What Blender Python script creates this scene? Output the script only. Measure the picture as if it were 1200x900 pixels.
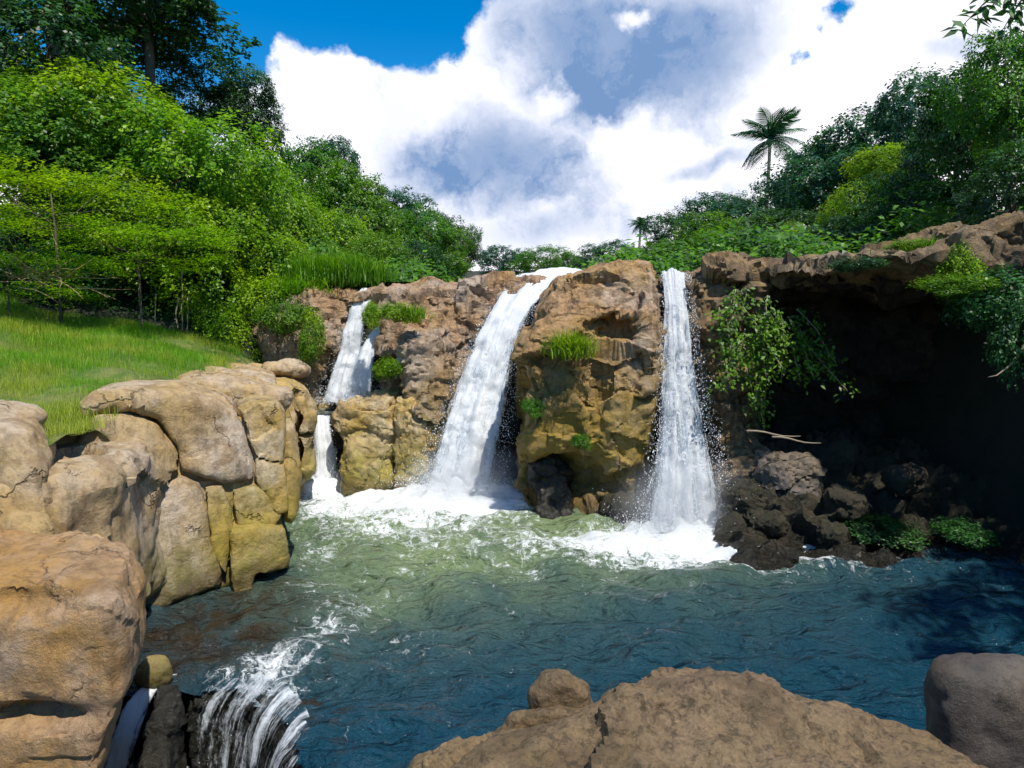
import bpy, math, random
import numpy as np
from mathutils import Vector

# ------------------------------------------------------------------ camera, world, sun, exposure
sc = bpy.context.scene
for o in list(bpy.data.objects): bpy.data.objects.remove(o)
R = math.radians
CAMZ, FPX, PITCH = 4.0, 782.0, R(5.8)
cam = bpy.data.cameras.new('camera'); cam.sensor_width = 36; cam.lens = 36*FPX/1200
cam.clip_start = 0.05; cam.clip_end = 3000
camo = bpy.data.objects.new('camera', cam); sc.collection.objects.link(camo)
camo.location = (0, 0, CAMZ); camo.rotation_euler = (R(90)-PITCH, 0, 0)
sc.camera = camo
sc.view_settings.view_transform = 'Standard'; sc.view_settings.look = 'None'
sc.view_settings.exposure = 0.35; sc.view_settings.gamma = 1
sc.cycles.max_bounces = 6; sc.cycles.transparent_max_bounces = 24
sc.cycles.diffuse_bounces = 3; sc.cycles.glossy_bounces = 3; sc.cycles.transmission_bounces = 4
sc.cycles.volume_bounces = 2
sc.cycles.use_adaptive_sampling = True; sc.cycles.adaptive_threshold = 0.02
sc.cycles.use_denoising = True

SUN_DIR = Vector((0.30, -0.50, 1.05)).normalized()       # towards the sun: right, a little behind the camera
SUN_EL = math.asin(SUN_DIR.z); SUN_AZ = math.atan2(SUN_DIR.x, SUN_DIR.y)
sl = bpy.data.lights.new('sun', 'SUN'); sl.energy = 4.6; sl.angle = R(0.55); sl.color = (1.0, 0.95, 0.86)
so = bpy.data.objects.new('sun', sl); sc.collection.objects.link(so)
so.rotation_euler = SUN_DIR.to_track_quat('Z', 'Y').to_euler(); so.location = (20, -10, 40)

class NT:
    """small node-tree helper"""
    def __init__(s, tree): s.t = tree; s.n = tree.nodes; s.l = tree.links
    def add(s, typ, **kw):
        n = s.n.new(typ)
        for k, v in kw.items(): setattr(n, k, v)
        return n
    def set(s, sock, v):
        if hasattr(v, 'is_output') or isinstance(v, bpy.types.NodeSocket): s.l.new(v, sock)
        elif v is not None: sock.default_value = v
    def math(s, op, a, b=None, c=None, clamp=False):
        n = s.add('ShaderNodeMath', operation=op, use_clamp=clamp)
        s.set(n.inputs[0], a)
        if b is not None: s.set(n.inputs[1], b)
        if c is not None: s.set(n.inputs[2], c)
        return n.outputs[0]
    def vmath(s, op, a, b=None, out=0):
        n = s.add('ShaderNodeVectorMath', operation=op); s.set(n.inputs[0], a)
        if b is not None: s.set(n.inputs[1], b)
        return n.outputs[out]
    def mix(s, f, a, b, blend='MIX'):
        n = s.add('ShaderNodeMix', data_type='RGBA', blend_type=blend)
        s.set(n.inputs['Factor'], f)
        s.set(n.inputs[6], c4(a)); s.set(n.inputs[7], c4(b))
        return n.outputs[2]
    def noise(s, vec, scale, detail=4, rough=0.55, dist=0.0, out=0):
        n = s.add('ShaderNodeTexNoise'); s.set(n.inputs['Vector'], vec)
        n.inputs['Scale'].default_value = scale; n.inputs['Detail'].default_value = detail
        n.inputs['Roughness'].default_value = rough; n.inputs['Distortion'].default_value = dist
        return n.outputs[out]
    def ramp(s, v, lo, hi, a=0.0, b=1.0, smooth=True):
        n = s.add('ShaderNodeMapRange', interpolation_type='SMOOTHSTEP' if smooth else 'LINEAR')
        s.set(n.inputs[0], v); n.inputs[1].default_value = lo; n.inputs[2].default_value = hi
        n.inputs[3].default_value = a; n.inputs[4].default_value = b
        return n.outputs[0]
    def mapping(s, vec, scale=(1,1,1), loc=(0,0,0), rot=(0,0,0)):
        n = s.add('ShaderNodeMapping'); s.set(n.inputs[0], vec)
        n.inputs[1].default_value = loc; n.inputs[2].default_value = rot; n.inputs[3].default_value = scale
        return n.outputs[0]
def c4(c):
    if isinstance(c, tuple) and len(c) == 3: return (*c, 1.0)
    return c

def ray(px, py):
    u = (px-600)/FPX; v = (450-py)/FPX
    return Vector((u, math.cos(PITCH)+v*math.sin(PITCH), -math.sin(PITCH)+v*math.cos(PITCH)))
def P(px, py, Y):                      # the point of the photo's ray (px,py) that stands Y metres ahead
    d = ray(px, py); d *= Y/d.y
    return Vector((d.x, d.y, CAMZ+d.z))
def G(px, py, z=0.0):                  # the point of that ray at height z
    d = ray(px, py); t = (z-CAMZ)/d.z
    return Vector((d.x*t, d.y*t, z))

# world: Nishita sky with cumulus
w = bpy.data.worlds.new('World'); sc.world = w; w.use_nodes = True
w.node_tree.nodes.clear(); T = NT(w.node_tree)
sky = T.add('ShaderNodeTexSky', sky_type='NISHITA', sun_disc=False, sun_elevation=SUN_EL, sun_rotation=SUN_AZ,
            air_density=1.0, dust_density=0.4, ozone_density=3.0)
hs = T.add('ShaderNodeHueSaturation'); T.l.new(sky.outputs[0], hs.inputs['Color'])
hs.inputs['Saturation'].default_value = 1.5; hs.inputs['Value'].default_value = 1.5; hs.inputs['Hue'].default_value = 0.498
SKY = 0.09
D = T.vmath('NORMALIZE', T.add('ShaderNodeTexCoord').outputs['Generated'])
def dirv(px, py): return tuple(ray(px, py).normalized())
wn = T.noise(D, 7.0, 8, 0.62, out=1)
Dw = T.vmath('ADD', D, T.vmath('SCALE', T.vmath('SUBTRACT', wn, (0.5, 0.5, 0.5)), None))
Dw.node.inputs[1].links[0].from_node.inputs['Scale'].default_value = 0.17
wn2 = T.noise(D, 2.6, 4, 0.6, out=1)
Dw2 = T.vmath('ADD', D, T.vmath('SCALE', T.vmath('SUBTRACT', wn2, (0.5, 0.5, 0.5)), None))
Dw2.node.inputs[1].links[0].from_node.inputs['Scale'].default_value = 0.22
def blob(px, py, rx, ry, soft=0.5, vec=None, hard=1.0):    # 1 inside, 0 outside
    c = dirv(px, py); k = FPX/ray(px, py).length**1*1.0
    v = T.vmath('SUBTRACT', vec or Dw, c)
    v = T.vmath('MULTIPLY', v, (k/rx, k/rx, k/ry))
    return T.ramp(T.vmath('LENGTH', v, out=1), hard, hard*soft, 0, 1)
def addc(*a):
    r = a[0]
    for b in a[1:]: r = T.math('MAXIMUM', r, b)
    return r
hole = addc(blob(365, -80, 215, 84, 0.8), blob(505, -30, 88, 70, 0.8), blob(484, 48, 26, 36, 0.4), blob(255, 22, 62, 62, 0.8), blob(440, -20, 80, 70, 0.8),
            blob(986, -2, 22, 14, 0.3), blob(932, 58, 13, 11, 0.1), blob(957, 22, 10, 8, 0.0), blob(30, 60, 150, 90, 0.6))
szz = T.add('ShaderNodeSeparateXYZ'); T.l.new(Dw, szz.inputs[0])
hole = addc(hole, T.math('MULTIPLY', T.ramp(szz.outputs[2], 0.545, 0.575), T.ramp(T.noise(D, 3.0, 6, 0.6), 0.58, 0.52)))
front = T.ramp(T.add('ShaderNodeSeparateXYZ').outputs[1], 0.15, 0.45)
front.node.inputs[0].links[0].from_node.inputs[0].default_value = (0, 0, 0)
T.l.new(D, front.node.inputs[0].links[0].from_node.inputs[0])
rest = T.ramp(T.noise(D, 2.2, 6, 0.6), 0.56, 0.64, 0, 0.8)
cov = T.math('MULTIPLY', T.math('SUBTRACT', 1.0, hole), front)
cov = T.math('ADD', cov, T.math('MULTIPLY', rest, T.math('SUBTRACT', 1.0, front)), clamp=True)
grey = addc(T.math('MULTIPLY', blob(735, 68, 168, 100, 0.35, Dw), 0.97), T.math('MULTIPLY', blob(572, 198, 185, 96, 0.1, Dw), 0.95),
            T.math('MULTIPLY', blob(640, 262, 180, 50, 0.0, Dw2), 0.55),
            T.math('MULTIPLY', blob(820, 190, 90, 15, 0.1, Dw2), 0.55), T.math('MULTIPLY', blob(1120, 80, 48, 20, 0.2, Dw2), 0.5),
            T.math('MULTIPLY', blob(370, 110, 70, 60, 0.0, Dw2), 0.26), T.math('MULTIPLY', blob(800, 225, 120, 14, 0.0, Dw2), 0.4),
            T.math('MULTIPLY', blob(480, 130, 60, 110, 0.0, Dw2), 0.3))
bright = addc(blob(640, 108, 42, 26, 0.2), blob(742, 10, 26, 14, 0.2), blob(735, 165, 50, 26, 0.2))
grey = T.math('MULTIPLY', grey, T.math('SUBTRACT', 1.0, T.math('MULTIPLY', bright, 0.85)))
det = T.noise(Dw, 9.0, 7, 0.62)
grey = T.math('ADD', T.math('MULTIPLY', grey, T.ramp(det, 0.25, 0.72, 0.84, 1.06, False)), T.ramp(det, 0.46, 0.78, 0, 0.38), clamp=True)
def cl(*c): return tuple(v/SKY for v in c)
ccol = T.mix(grey, cl(1.0, 0.99, 1.05), cl(0.15, 0.26, 0.47))
# the far side of the sky: darker cloud undersides so that only the front is dazzling
ccol = T.mix(front, cl(0.45, 0.5, 0.6), ccol)
skyc = T.mix(cov, hs.outputs[0], ccol)
bg = T.add('ShaderNodeBackground'); T.l.new(skyc, bg.inputs[0]); bg.inputs[1].default_value = SKY
wo = T.add('ShaderNodeOutputWorld'); T.l.new(bg.outputs[0], wo.inputs[0])
w.cycles.sampling_method = 'MANUAL'; w.cycles.sample_map_resolution = 1024

# ------------------------------------------------------------------ numpy noise
def _h(ix, iy, iz, seed):
    n = (ix.astype(np.int64)*374761393 + iy.astype(np.int64)*668265263 + iz.astype(np.int64)*2147483647*3 + seed*1274126177) & 0xffffffff
    n = ((n ^ (n >> 13))*1274126177) & 0xffffffff
    n = ((n ^ (n >> 16))*2246822519) & 0xffffffff
    return ((n ^ (n >> 15)) & 0xffffff).astype(np.float64)/0xffffff
def vnoise(p, seed=0):
    i = np.floor(p).astype(np.int64); f = p-i; f = f*f*f*(f*(f*6-15)+10)
    r = 0
    for a in (0, 1):
        wa = f[:, 0] if a else 1-f[:, 0]
        for b in (0, 1):
            wb = f[:, 1] if b else 1-f[:, 1]
            for c in (0, 1):
                wc = f[:, 2] if c else 1-f[:, 2]
                r = r + wa*wb*wc*_h(i[:, 0]+a, i[:, 1]+b, i[:, 2]+c, seed)
    return r*2-1
def fbm(p, seed=0, octv=4, gain=0.5, lac=2.03):
    a, s, r = 1.0, 1.0, 0
    for k in range(octv):
        r = r+a*vnoise(p*s+k*17.3, seed+k); a *= gain; s *= lac
    return r
def worley(p, seed=0):
    i = np.floor(p).astype(np.int64)
    f1 = np.full(len(p), 9.0); f2 = np.full(len(p), 9.0); cid = np.zeros(len(p))
    for a in (-1, 0, 1):
        for b in (-1, 0, 1):
            for c in (-1, 0, 1):
                q = i+np.array([a, b, c])
                o = np.stack([_h(q[:, 0], q[:, 1], q[:, 2], seed+k) for k in (1, 2, 3)], 1)
                d = np.linalg.norm(q+o-p, axis=1); r = _h(q[:, 0], q[:, 1], q[:, 2], seed+9)
                m = d < f1
                f2 = np.where(m, f1, np.minimum(f2, d)); cid = np.where(m, r, cid); f1 = np.where(m, d, f1)
    return f1, f2, cid
def facets(p, seed, tilt=1.0):
    """angular jointed relief: every cell is a tilted plane, with a thin cleft where cells meet"""
    i = np.floor(p).astype(np.int64); f1 = np.full(len(p), 9.0); f2 = np.full(len(p), 9.0); val = np.zeros(len(p))
    for a in (-1, 0, 1):
        for b in (-1, 0, 1):
            for c in (-1, 0, 1):
                q = i+np.array([a, b, c])
                hh = [_h(q[:, 0], q[:, 1], q[:, 2], seed+k) for k in range(1, 8)]
                dv = p-(q+np.stack(hh[:3], 1)); d = np.abs(dv).sum(1)*0.6+np.linalg.norm(dv, axis=1)*0.4
                vv = (hh[3]-0.5)+tilt*((hh[4]-0.5)*dv[:, 0]+(hh[5]-0.5)*dv[:, 1]+(hh[6]-0.5)*1.3*dv[:, 2])
                m = d < f1
                f2 = np.where(m, f1, np.minimum(f2, d)); val = np.where(m, vv, val); f1 = np.where(m, d, f1)
    return val, np.clip(f2-f1, 0, 9)

# ------------------------------------------------------------------ object helpers
COL = sc.collection
def mesh_obj(name, verts, faces, mat, parent=None, smooth=True, attrs=None, loc=None, uv=None):
    me = bpy.data.meshes.new(name)
    verts = np.asarray(verts, dtype=np.float32)
    if isinstance(faces, np.ndarray):
        nf, k = faces.shape
        me.vertices.add(len(verts)); me.vertices.foreach_set('co', verts.ravel())
        me.loops.add(nf*k); me.loops.foreach_set('vertex_index', faces.astype(np.int32).ravel())
        me.polygons.add(nf); me.polygons.foreach_set('loop_start', np.arange(0, nf*k, k, dtype=np.int32))
        me.update(calc_edges=True)
    else:
        me.from_pydata([tuple(v) for v in verts], [], faces); me.update()
    if smooth: me.polygons.foreach_set('use_smooth', np.ones(len(me.polygons), dtype=bool))
    for k, v in (attrs or {}).items():
        if v.ndim == 2:
            a = me.attributes.new(k, 'FLOAT_VECTOR', 'POINT'); a.data.foreach_set('vector', v.astype(np.float32).ravel())
        else:
            a = me.attributes.new(k, 'FLOAT', 'POINT'); a.data.foreach_set('value', v.astype(np.float32))
    me.materials.append(mat)
    o = bpy.data.objects.new(name, me); COL.objects.link(o)
    if parent: o.parent = parent
    if loc is not None: o.location = loc
    return o
def tag(o, label, cat, group=None, kind=None):
    o['label'] = label; o['category'] = cat
    if group: o['group'] = group
    if kind: o['kind'] = kind
    return o
def thing(name, label, cat, loc=(0, 0, 0), rz=0, group=None, scale=1.0):
    o = bpy.data.objects.new(name, None); COL.objects.link(o)
    o.location = loc; o.rotation_euler = (0, 0, rz); o.scale = (scale,)*3 if not isinstance(scale, tuple) else scale
    o.empty_display_size = 0.3
    return tag(o, label, cat, group)
def tube(path, radii, seg=8):
    """verts, faces (list) of a tapered tube"""
    V, F = [], []
    path = [Vector(p) for p in path]
    for i, p in enumerate(path):
        t = (path[min(i+1, len(path)-1)]-path[max(i-1, 0)]).normalized()
        a = t.cross(Vector((0.31, 0.83, 0.17))).normalized(); b = t.cross(a)
        for k in range(seg):
            an = 2*math.pi*k/seg
            V.append(p+(a*math.cos(an)+b*math.sin(an))*radii[i])
    for i in range(len(path)-1):
        for k in range(seg):
            F.append((i*seg+k, i*seg+(k+1) % seg, (i+1)*seg+(k+1) % seg, (i+1)*seg+k))
    F.append(tuple(range(seg))[::-1]); n = (len(path)-1)*seg; F.append(tuple(range(n, n+seg)))
    return V, F
def merge(parts):
    V, F = [], []
    for v, f in parts:
        n = len(V); V += list(v); F += [tuple(i+n for i in q) for q in f]
    return V, F

# ------------------------------------------------------------------ materials
def newmat(name):
    m = bpy.data.materials.new(name); m.use_nodes = True; m.node_tree.nodes.clear()
    t = NT(m.node_tree); out = t.add('ShaderNodeOutputMaterial'); return m, t, out
def bump(t, h, dist, strength=1.0, normal=None):
    b = t.add('ShaderNodeBump'); b.inputs['Distance'].default_value = dist; b.inputs['Strength'].default_value = strength
    t.l.new(h, b.inputs['Height'])
    if normal is not None: t.l.new(normal, b.inputs['Normal'])
    return b.outputs[0]

def rock_mat(name, light, mid, dark, moss=(0.10, 0.12, 0.012), moss_z=(0.0, 1.2), moss_amt=0.5, wet_z=(0.08, 0.45),
             rough=0.62, streak=0.5, bumpd=0.05, ochre=(0.42, 0.26, 0.05), ochre_amt=0.35, speck=0.5, vcrack=0.0, fs=1.0):
    m, t, out = newmat(name)
    geo = t.add('ShaderNodeNewGeometry'); pos = geo.outputs['Position']
    big = t.noise(pos, 0.55, 5, 0.6, 0.4)
    col = t.mix(t.ramp(big, 0.36, 0.62), mid, light)
    med = t.noise(t.mapping(pos, (1, 1, 1.6), (7, 3, 1)), 1.9, 6, 0.66, 0.5)
    col = t.mix(t.ramp(med, 0.48, 0.66, 0, 0.85), col, dark)
    och = t.noise(t.mapping(pos, (1, 1, 1), (31, 5, 9)), 0.8, 5, 0.65)
    col = t.mix(t.math('MULTIPLY', t.ramp(och, 0.44, 0.62), ochre_amt), col, ochre)
    # vertical water stains
    st = t.noise(t.mapping(pos, (1, 1, 0.14), (3, 3, 3)), 3.2, 6, 0.7, 0.3)
    col = t.mix(t.math('MULTIPLY', t.ramp(st, 0.49, 0.63), streak), col, tuple(c*0.42 for c in dark))
    fine = t.noise(pos, 24*fs, 6, 0.75)
    col = t.mix(t.ramp(fine, 0.3, 0.72, speck*0.7, 0.0, False), col, tuple(c*0.45 for c in mid), 'MIX')
    mot = t.noise(t.mapping(pos, (1, 1, 1), (2, 8, 4)), 8.5*fs, 8, 0.78, 0.4)
    col = t.mix(t.ramp(mot, 0.49, 0.60, 0, min(0.85, speck*0.6)), col, tuple(c*0.5 for c in dark))
    vor = t.add('ShaderNodeTexVoronoi', feature='DISTANCE_TO_EDGE')
    wv = t.vmath('ADD', pos, t.vmath('SCALE', t.noise(pos, 2.5, 4, 0.6, out=1), None))
    wv.node.inputs[1].links[0].from_node.inputs['Scale'].default_value = 0.7
    t.l.new(wv, vor.inputs['Vector']); vor.inputs['Scale'].default_value = 0.9
    crack = t.ramp(vor.outputs['Distance'], 0.0, 0.022, 1, 0)
    crack = t.math('MULTIPLY', crack, t.ramp(t.noise(pos, 1.3, 3), 0.5, 0.62))
    crack = t.math('MULTIPLY', crack, vcrack)
    col = t.mix(t.math('MULTIPLY', crack, 0.75), col, tuple(c*0.2 for c in dark))
    z = t.add('ShaderNodeSeparateXYZ'); t.l.new(pos, z.inputs[0]); z = z.outputs[2]
    zn = t.math('ADD', z, t.math('MULTIPLY', t.math('SUBTRACT', t.noise(pos, 1.4, 5, 0.65), 0.5), 1.6))
    mo = t.math('MULTIPLY', t.ramp(zn, moss_z[1], moss_z[0]), moss_amt)
    mo = t.math('MULTIPLY', mo, t.ramp(t.noise(pos, 5, 5, 0.7), 0.35, 0.6, 0.45, 1.0))
    col = t.mix(mo, col, moss)
    zw = t.math('ADD', z, t.math('MULTIPLY', t.math('SUBTRACT', t.noise(pos, 2.6, 4, 0.6), 0.5), 0.35))
    wet = t.ramp(zw, wet_z[1], wet_z[0])
    col = t.mix(t.math('MULTIPLY', wet, 0.72), col, tuple(c*0.16 for c in mid))
    b = t.add('ShaderNodeBsdfPrincipled'); t.l.new(col, b.inputs['Base Color'])
    rg = t.math('SUBTRACT', t.ramp(fine, 0.3, 0.7, rough-0.06, rough+0.16, False), t.math('MULTIPLY', wet, 0.38))
    t.l.new(rg, b.inputs['Roughness']); b.inputs['Specular IOR Level'].default_value = 0.4
    h = t.math('ADD', t.math('MULTIPLY', t.noise(pos, 5, 10, 0.74), 1.25), t.math('MULTIPLY', fine, 0.32))
    h = t.math('SUBTRACT', h, t.math('MULTIPLY', crack, 0.8))
    t.l.new(bump(t, h, bumpd, 1.0), b.inputs['Normal'])
    t.l.new(b.outputs[0], out.inputs[0]); return m

def leaf_mat(name, c1, c2, c3, trans=0.42, rough=0.42):
    """c1 ordinary, c2 young bright, c3 dark old leaves"""
    m, t, out = newmat(name)
    at = t.add('ShaderNodeAttribute', attribute_name='rnd'); geo = t.add('ShaderNodeNewGeometry')
    oi = t.add('ShaderNodeObjectInfo')
    cl = t.noise(t.mapping(geo.outputs['Position'], (1, 1, 1)), 0.9, 3, 0.5)
    col = t.mix(t.ramp(cl, 0.38, 0.62), c1, c2)
    col = t.mix(t.ramp(at.outputs['Fac'], 0.45, 1.0, 0, 0.8), col, c3)
    hv = t.add('ShaderNodeHueSaturation'); t.l.new(col, hv.inputs['Color'])
    t.l.new(t.ramp(oi.outputs['Random'], 0, 1, 0.485, 0.512, False), hv.inputs['Hue'])
    t.l.new(t.ramp(at.outputs['Fac'], 0, 1, 1.25, 0.75, False), hv.inputs['Value'])
    p = t.add('ShaderNodeBsdfPrincipled'); t.l.new(hv.outputs[0], p.inputs['Base Color'])
    p.inputs['Roughness'].default_value = rough; p.inputs['Specular IOR Level'].default_value = 0.35
    tr = t.add('ShaderNodeBsdfTranslucent')
    t.l.new(t.mix(1.0, hv.outputs[0], (1.5, 1.6, 0.5), 'MULTIPLY'), tr.inputs[0])
    mx = t.add('ShaderNodeMixShader'); mx.inputs[0].default_value = trans
    t.l.new(p.outputs[0], mx.inputs[1]); t.l.new(tr.outputs[0], mx.inputs[2])
    t.l.new(mx.outputs[0], out.inputs[0]); return m

def bark_mat(name, c1, c2):
    m, t, out = newmat(name); pos = t.add('ShaderNodeNewGeometry').outputs['Position']
    n = t.noise(t.mapping(pos, (1, 1, 0.3)), 9, 6, 0.7)
    b = t.add('ShaderNodeBsdfPrincipled'); t.l.new(t.mix(n, c1, c2), b.inputs['Base Color']); b.inputs['Roughness'].default_value = 0.85
    t.l.new(bump(t, n, 0.03), b.inputs['Normal']); t.l.new(b.outputs[0], out.inputs[0]); return m

M_TAN = rock_mat('river worn sandstone', (0.58, 0.48, 0.38), (0.48, 0.34, 0.18), (0.27, 0.17, 0.08), moss=(0.17, 0.16, 0.012),
                 moss_z=(0.1, 1.5), moss_amt=0.75, streak=0.5, bumpd=0.045, ochre=(0.46, 0.29, 0.07), ochre_amt=0.55, speck=0.6, vcrack=0.8)
M_BRN = rock_mat('orange brown sandstone', (0.50, 0.36, 0.24), (0.42, 0.25, 0.11), (0.22, 0.13, 0.06), moss=(0.15, 0.12, 0.012),
                 moss_z=(-0.5, 0.8), moss_amt=0.6, streak=0.4, bumpd=0.045, ochre=(0.44, 0.23, 0.04), ochre_amt=0.8, speck=0.6, vcrack=0.6, wet_z=(-1.2, -0.9))
M_YEL = rock_mat('yellow sandstone', (0.58, 0.46, 0.30), (0.48, 0.33, 0.12), (0.26, 0.17, 0.06), moss=(0.20, 0.19, 0.012),
                 moss_z=(0.2, 2.0), moss_amt=0.7, streak=0.4, bumpd=0.05, ochre=(0.52, 0.32, 0.04), ochre_amt=0.75, speck=0.7, vcrack=0.9)
M_CRAG = rock_mat('weathered crag', (0.56, 0.45, 0.36), (0.47, 0.28, 0.14), (0.19, 0.12, 0.07), moss=(0.20, 0.15, 0.012),
                  moss_z=(0.8, 3.6), moss_amt=0.8, streak=0.8, bumpd=0.09, ochre=(0.50, 0.27, 0.05), ochre_amt=0.5, speck=0.8, vcrack=0.9, wet_z=(0.1, 1.0))
M_GOLD = rock_mat('golden crag', (0.58, 0.44, 0.33), (0.50, 0.29, 0.12), (0.19, 0.12, 0.06), moss=(0.27, 0.19, 0.015),
                  moss_z=(1.4, 4.2), moss_amt=0.8, streak=0.75, bumpd=0.08, ochre=(0.52, 0.29, 0.05), ochre_amt=0.7, speck=0.8, vcrack=0.9, wet_z=(0.1, 0.9))
M_CAVE = rock_mat('shade coloured cliff', (0.075, 0.052, 0.034), (0.05, 0.036, 0.025), (0.02, 0.016, 0.012), moss=(0.03, 0.04, 0.012),
                  moss_z=(0.2, 2.0), moss_amt=0.5, streak=0.6, bumpd=0.09, ochre=(0.20, 0.12, 0.05), ochre_amt=0.3, speck=0.8, vcrack=0.7)  # rock colour taken near black: shade of the overhang put into it
M_LEDGE = rock_mat('ledge rock', (0.36, 0.26, 0.15), (0.23, 0.15, 0.075), (0.08, 0.055, 0.035), moss=(0.14, 0.15, 0.012),
                   moss_z=(6.5, 5.2), moss_amt=0.4, streak=0.5, bumpd=0.08, ochre=(0.42, 0.23, 0.05), ochre_amt=0.4, speck=0.8, vcrack=0.8)
M_FORE = rock_mat('speckled brown rock', (0.31, 0.21, 0.12), (0.22, 0.14, 0.078), (0.085, 0.056, 0.033), moss=(0.12, 0.10, 0.02),
                  moss_z=(1.0, 3.0), moss_amt=0.35, streak=0.2, bumpd=0.03, ochre=(0.36, 0.23, 0.09), ochre_amt=0.4, speck=1.3, vcrack=0.3, fs=2.2)
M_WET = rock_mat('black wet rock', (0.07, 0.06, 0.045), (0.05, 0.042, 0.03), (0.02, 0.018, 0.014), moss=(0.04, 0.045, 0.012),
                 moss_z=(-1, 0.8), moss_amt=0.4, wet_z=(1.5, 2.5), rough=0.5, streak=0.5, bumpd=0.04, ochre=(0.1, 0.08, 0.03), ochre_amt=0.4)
M_GREYR = rock_mat('grey boulder', (0.145, 0.12, 0.10), (0.10, 0.082, 0.07), (0.05, 0.04, 0.033), moss_amt=0.1, streak=0.15, bumpd=0.02, ochre_amt=0.15, speck=0.8, fs=2.0)

L_VIVID = leaf_mat('vivid vine leaves', (0.12, 0.25, 0.008), (0.25, 0.39, 0.012), (0.035, 0.10, 0.008))
L_MID = leaf_mat('mid green leaves', (0.055, 0.155, 0.014), (0.12, 0.26, 0.016), (0.025, 0.075, 0.012))
L_DARK = leaf_mat('dark leaves', (0.022, 0.072, 0.022), (0.045, 0.14, 0.03), (0.010, 0.035, 0.016), trans=0.3)
L_BLUE = leaf_mat('bluish leaves', (0.022, 0.09, 0.058), (0.045, 0.15, 0.06), (0.010, 0.04, 0.03), trans=0.3)
L_YEL = leaf_mat('yellow green leaves', (0.11, 0.24, 0.014), (0.21, 0.34, 0.02), (0.05, 0.13, 0.01), trans=0.5)
L_FEATH = leaf_mat('feathery leaves', (0.12, 0.25, 0.006), (0.23, 0.38, 0.010), (0.06, 0.12, 0.008), trans=0.5)
L_GRASS = leaf_mat('grass blades', (0.15, 0.34, 0.008), (0.36, 0.40, 0.05), (0.10, 0.22, 0.01), trans=0.45, rough=0.5)
L_DRY = leaf_mat('dry twigs', (0.32, 0.22, 0.11), (0.40, 0.28, 0.14), (0.2, 0.13, 0.07), trans=0.1)
M_BARK = bark_mat('bark', (0.05, 0.035, 0.025), (0.16, 0.12, 0.085))
M_PALEBARK = bark_mat('pale bark', (0.18, 0.14, 0.10), (0.34, 0.28, 0.2))

# ground
def soil_mat():
    m, t, out = newmat('soil and leaf litter'); pos = t.add('ShaderNodeNewGeometry').outputs['Position']
    n = t.noise(pos, 0.8, 7, 0.7)
    col = t.mix(t.ramp(n, 0.4, 0.6), (0.012, 0.022, 0.008), (0.035, 0.028, 0.016))
    b = t.add('ShaderNodeBsdfPrincipled'); t.l.new(col, b.inputs['Base Color']); b.inputs['Roughness'].default_value = 0.95
    t.l.new(bump(t, t.noise(pos, 4, 8, 0.7), 0.2), b.inputs['Normal']); t.l.new(b.outputs[0], out.inputs[0]); return m
M_SOIL = soil_mat()

# ------------------------------------------------------------------ terrain
def sst(a, b, x): 
    t = np.clip((x-a)/(b-a), 0, 1); return t*t*(3-2*t)
def grass_h(x, y):
    return 2.62+0.235*np.maximum(0, -5.6-x)+0.10*np.sin(x*1.1+y*0.7)+0.03*np.clip(y-8, 0, 8)
def H(x, y):
    x = np.asarray(x, float); y = np.asarray(y, float)
    cliff = 17.3 - 1.6*sst(-1.5, 1.5, x)                           # where the plateau begins
    plat = 4.55+0.02*(y-16)
    lefthill = 0.13*np.maximum(0, -x-3.5-0.05*(y-18))*sst(16.5, 22, y)+0.02*np.maximum(0, y-20)*sst(-2, -9, x)
    righthill = 0.12*np.maximum(0, x-5.5)+0.02*np.maximum(0, y-20)*sst(2, 10, x)
    far = 0.03*np.maximum(0, y-45)
    up = plat+np.minimum(lefthill, 26)+np.minimum(righthill, 22)+far
    up = np.minimum(up, 34)
    low = np.full_like(x, -1.6)
    z = low+(up-low)*sst(cliff, cliff+1.0, y)
    # left bank with its grass
    edge = -6.1-0.9*sst(11, 15, y)+0.3*sst(8, 10, y)
    lb = np.minimum(grass_h(x, y)-0.28, 12)
    k = sst(edge+0.5, edge-0.5, x)*sst(4.6, 6.6, y+0.25*(x+6))
    z = np.where(y < cliff, z+(lb-z)*k, z)
    zl = lb+(up-lb)*sst(16.2, 19.5, y-0.25*(x+6))
    z = np.where(x < -6.6, np.where(y > 8, zl, z), z)
    # right bank beyond the frame
    kr = sst(8.8, 10.2, x+0.12*(y-8)); rb = 4.9+0.15*np.maximum(0, x-9)
    z = np.where(y < cliff+1, np.maximum(z, low+(rb-low)*kr), z)
    # bank the camera stands on
    kb = sst(2.2, 0.3, y)*sst(-3.0, -1.5, x)
    z = np.maximum(z, -1.6+3.4*kb)
    kb2 = sst(-1, -6, y); z = np.maximum(z, -1.6+4.2*kb2)
    return z
def axis(lo, hi, dlo, dhi, step, grow):
    a = list(np.arange(dlo, dhi, step)); s = step
    while a[-1] < hi: s *= grow; a.append(a[-1]+s)
    s = step
    while a[0] > lo: s *= grow; a.insert(0, a[0]-s)
    return np.array(a)
gx = axis(-700, 700, -16, 16, 0.3, 1.09); gy = axis(-120, 1200, -4, 24, 0.3, 1.08)
X, Y = np.meshgrid(gx, gy, indexing='ij'); Z = H(X, Y)
pp = np.stack([X.ravel(), Y.ravel(), Z.ravel()], 1)
Z = (pp[:, 2]+0.12*fbm(pp*0.8, 3, 3))
def gridfaces(nx, ny):
    i = np.arange(nx-1)[:, None]*ny+np.arange(ny-1)[None, :]
    i = i.ravel(); return np.stack([i, i+ny, i+ny+1, i+1], 1)
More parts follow.
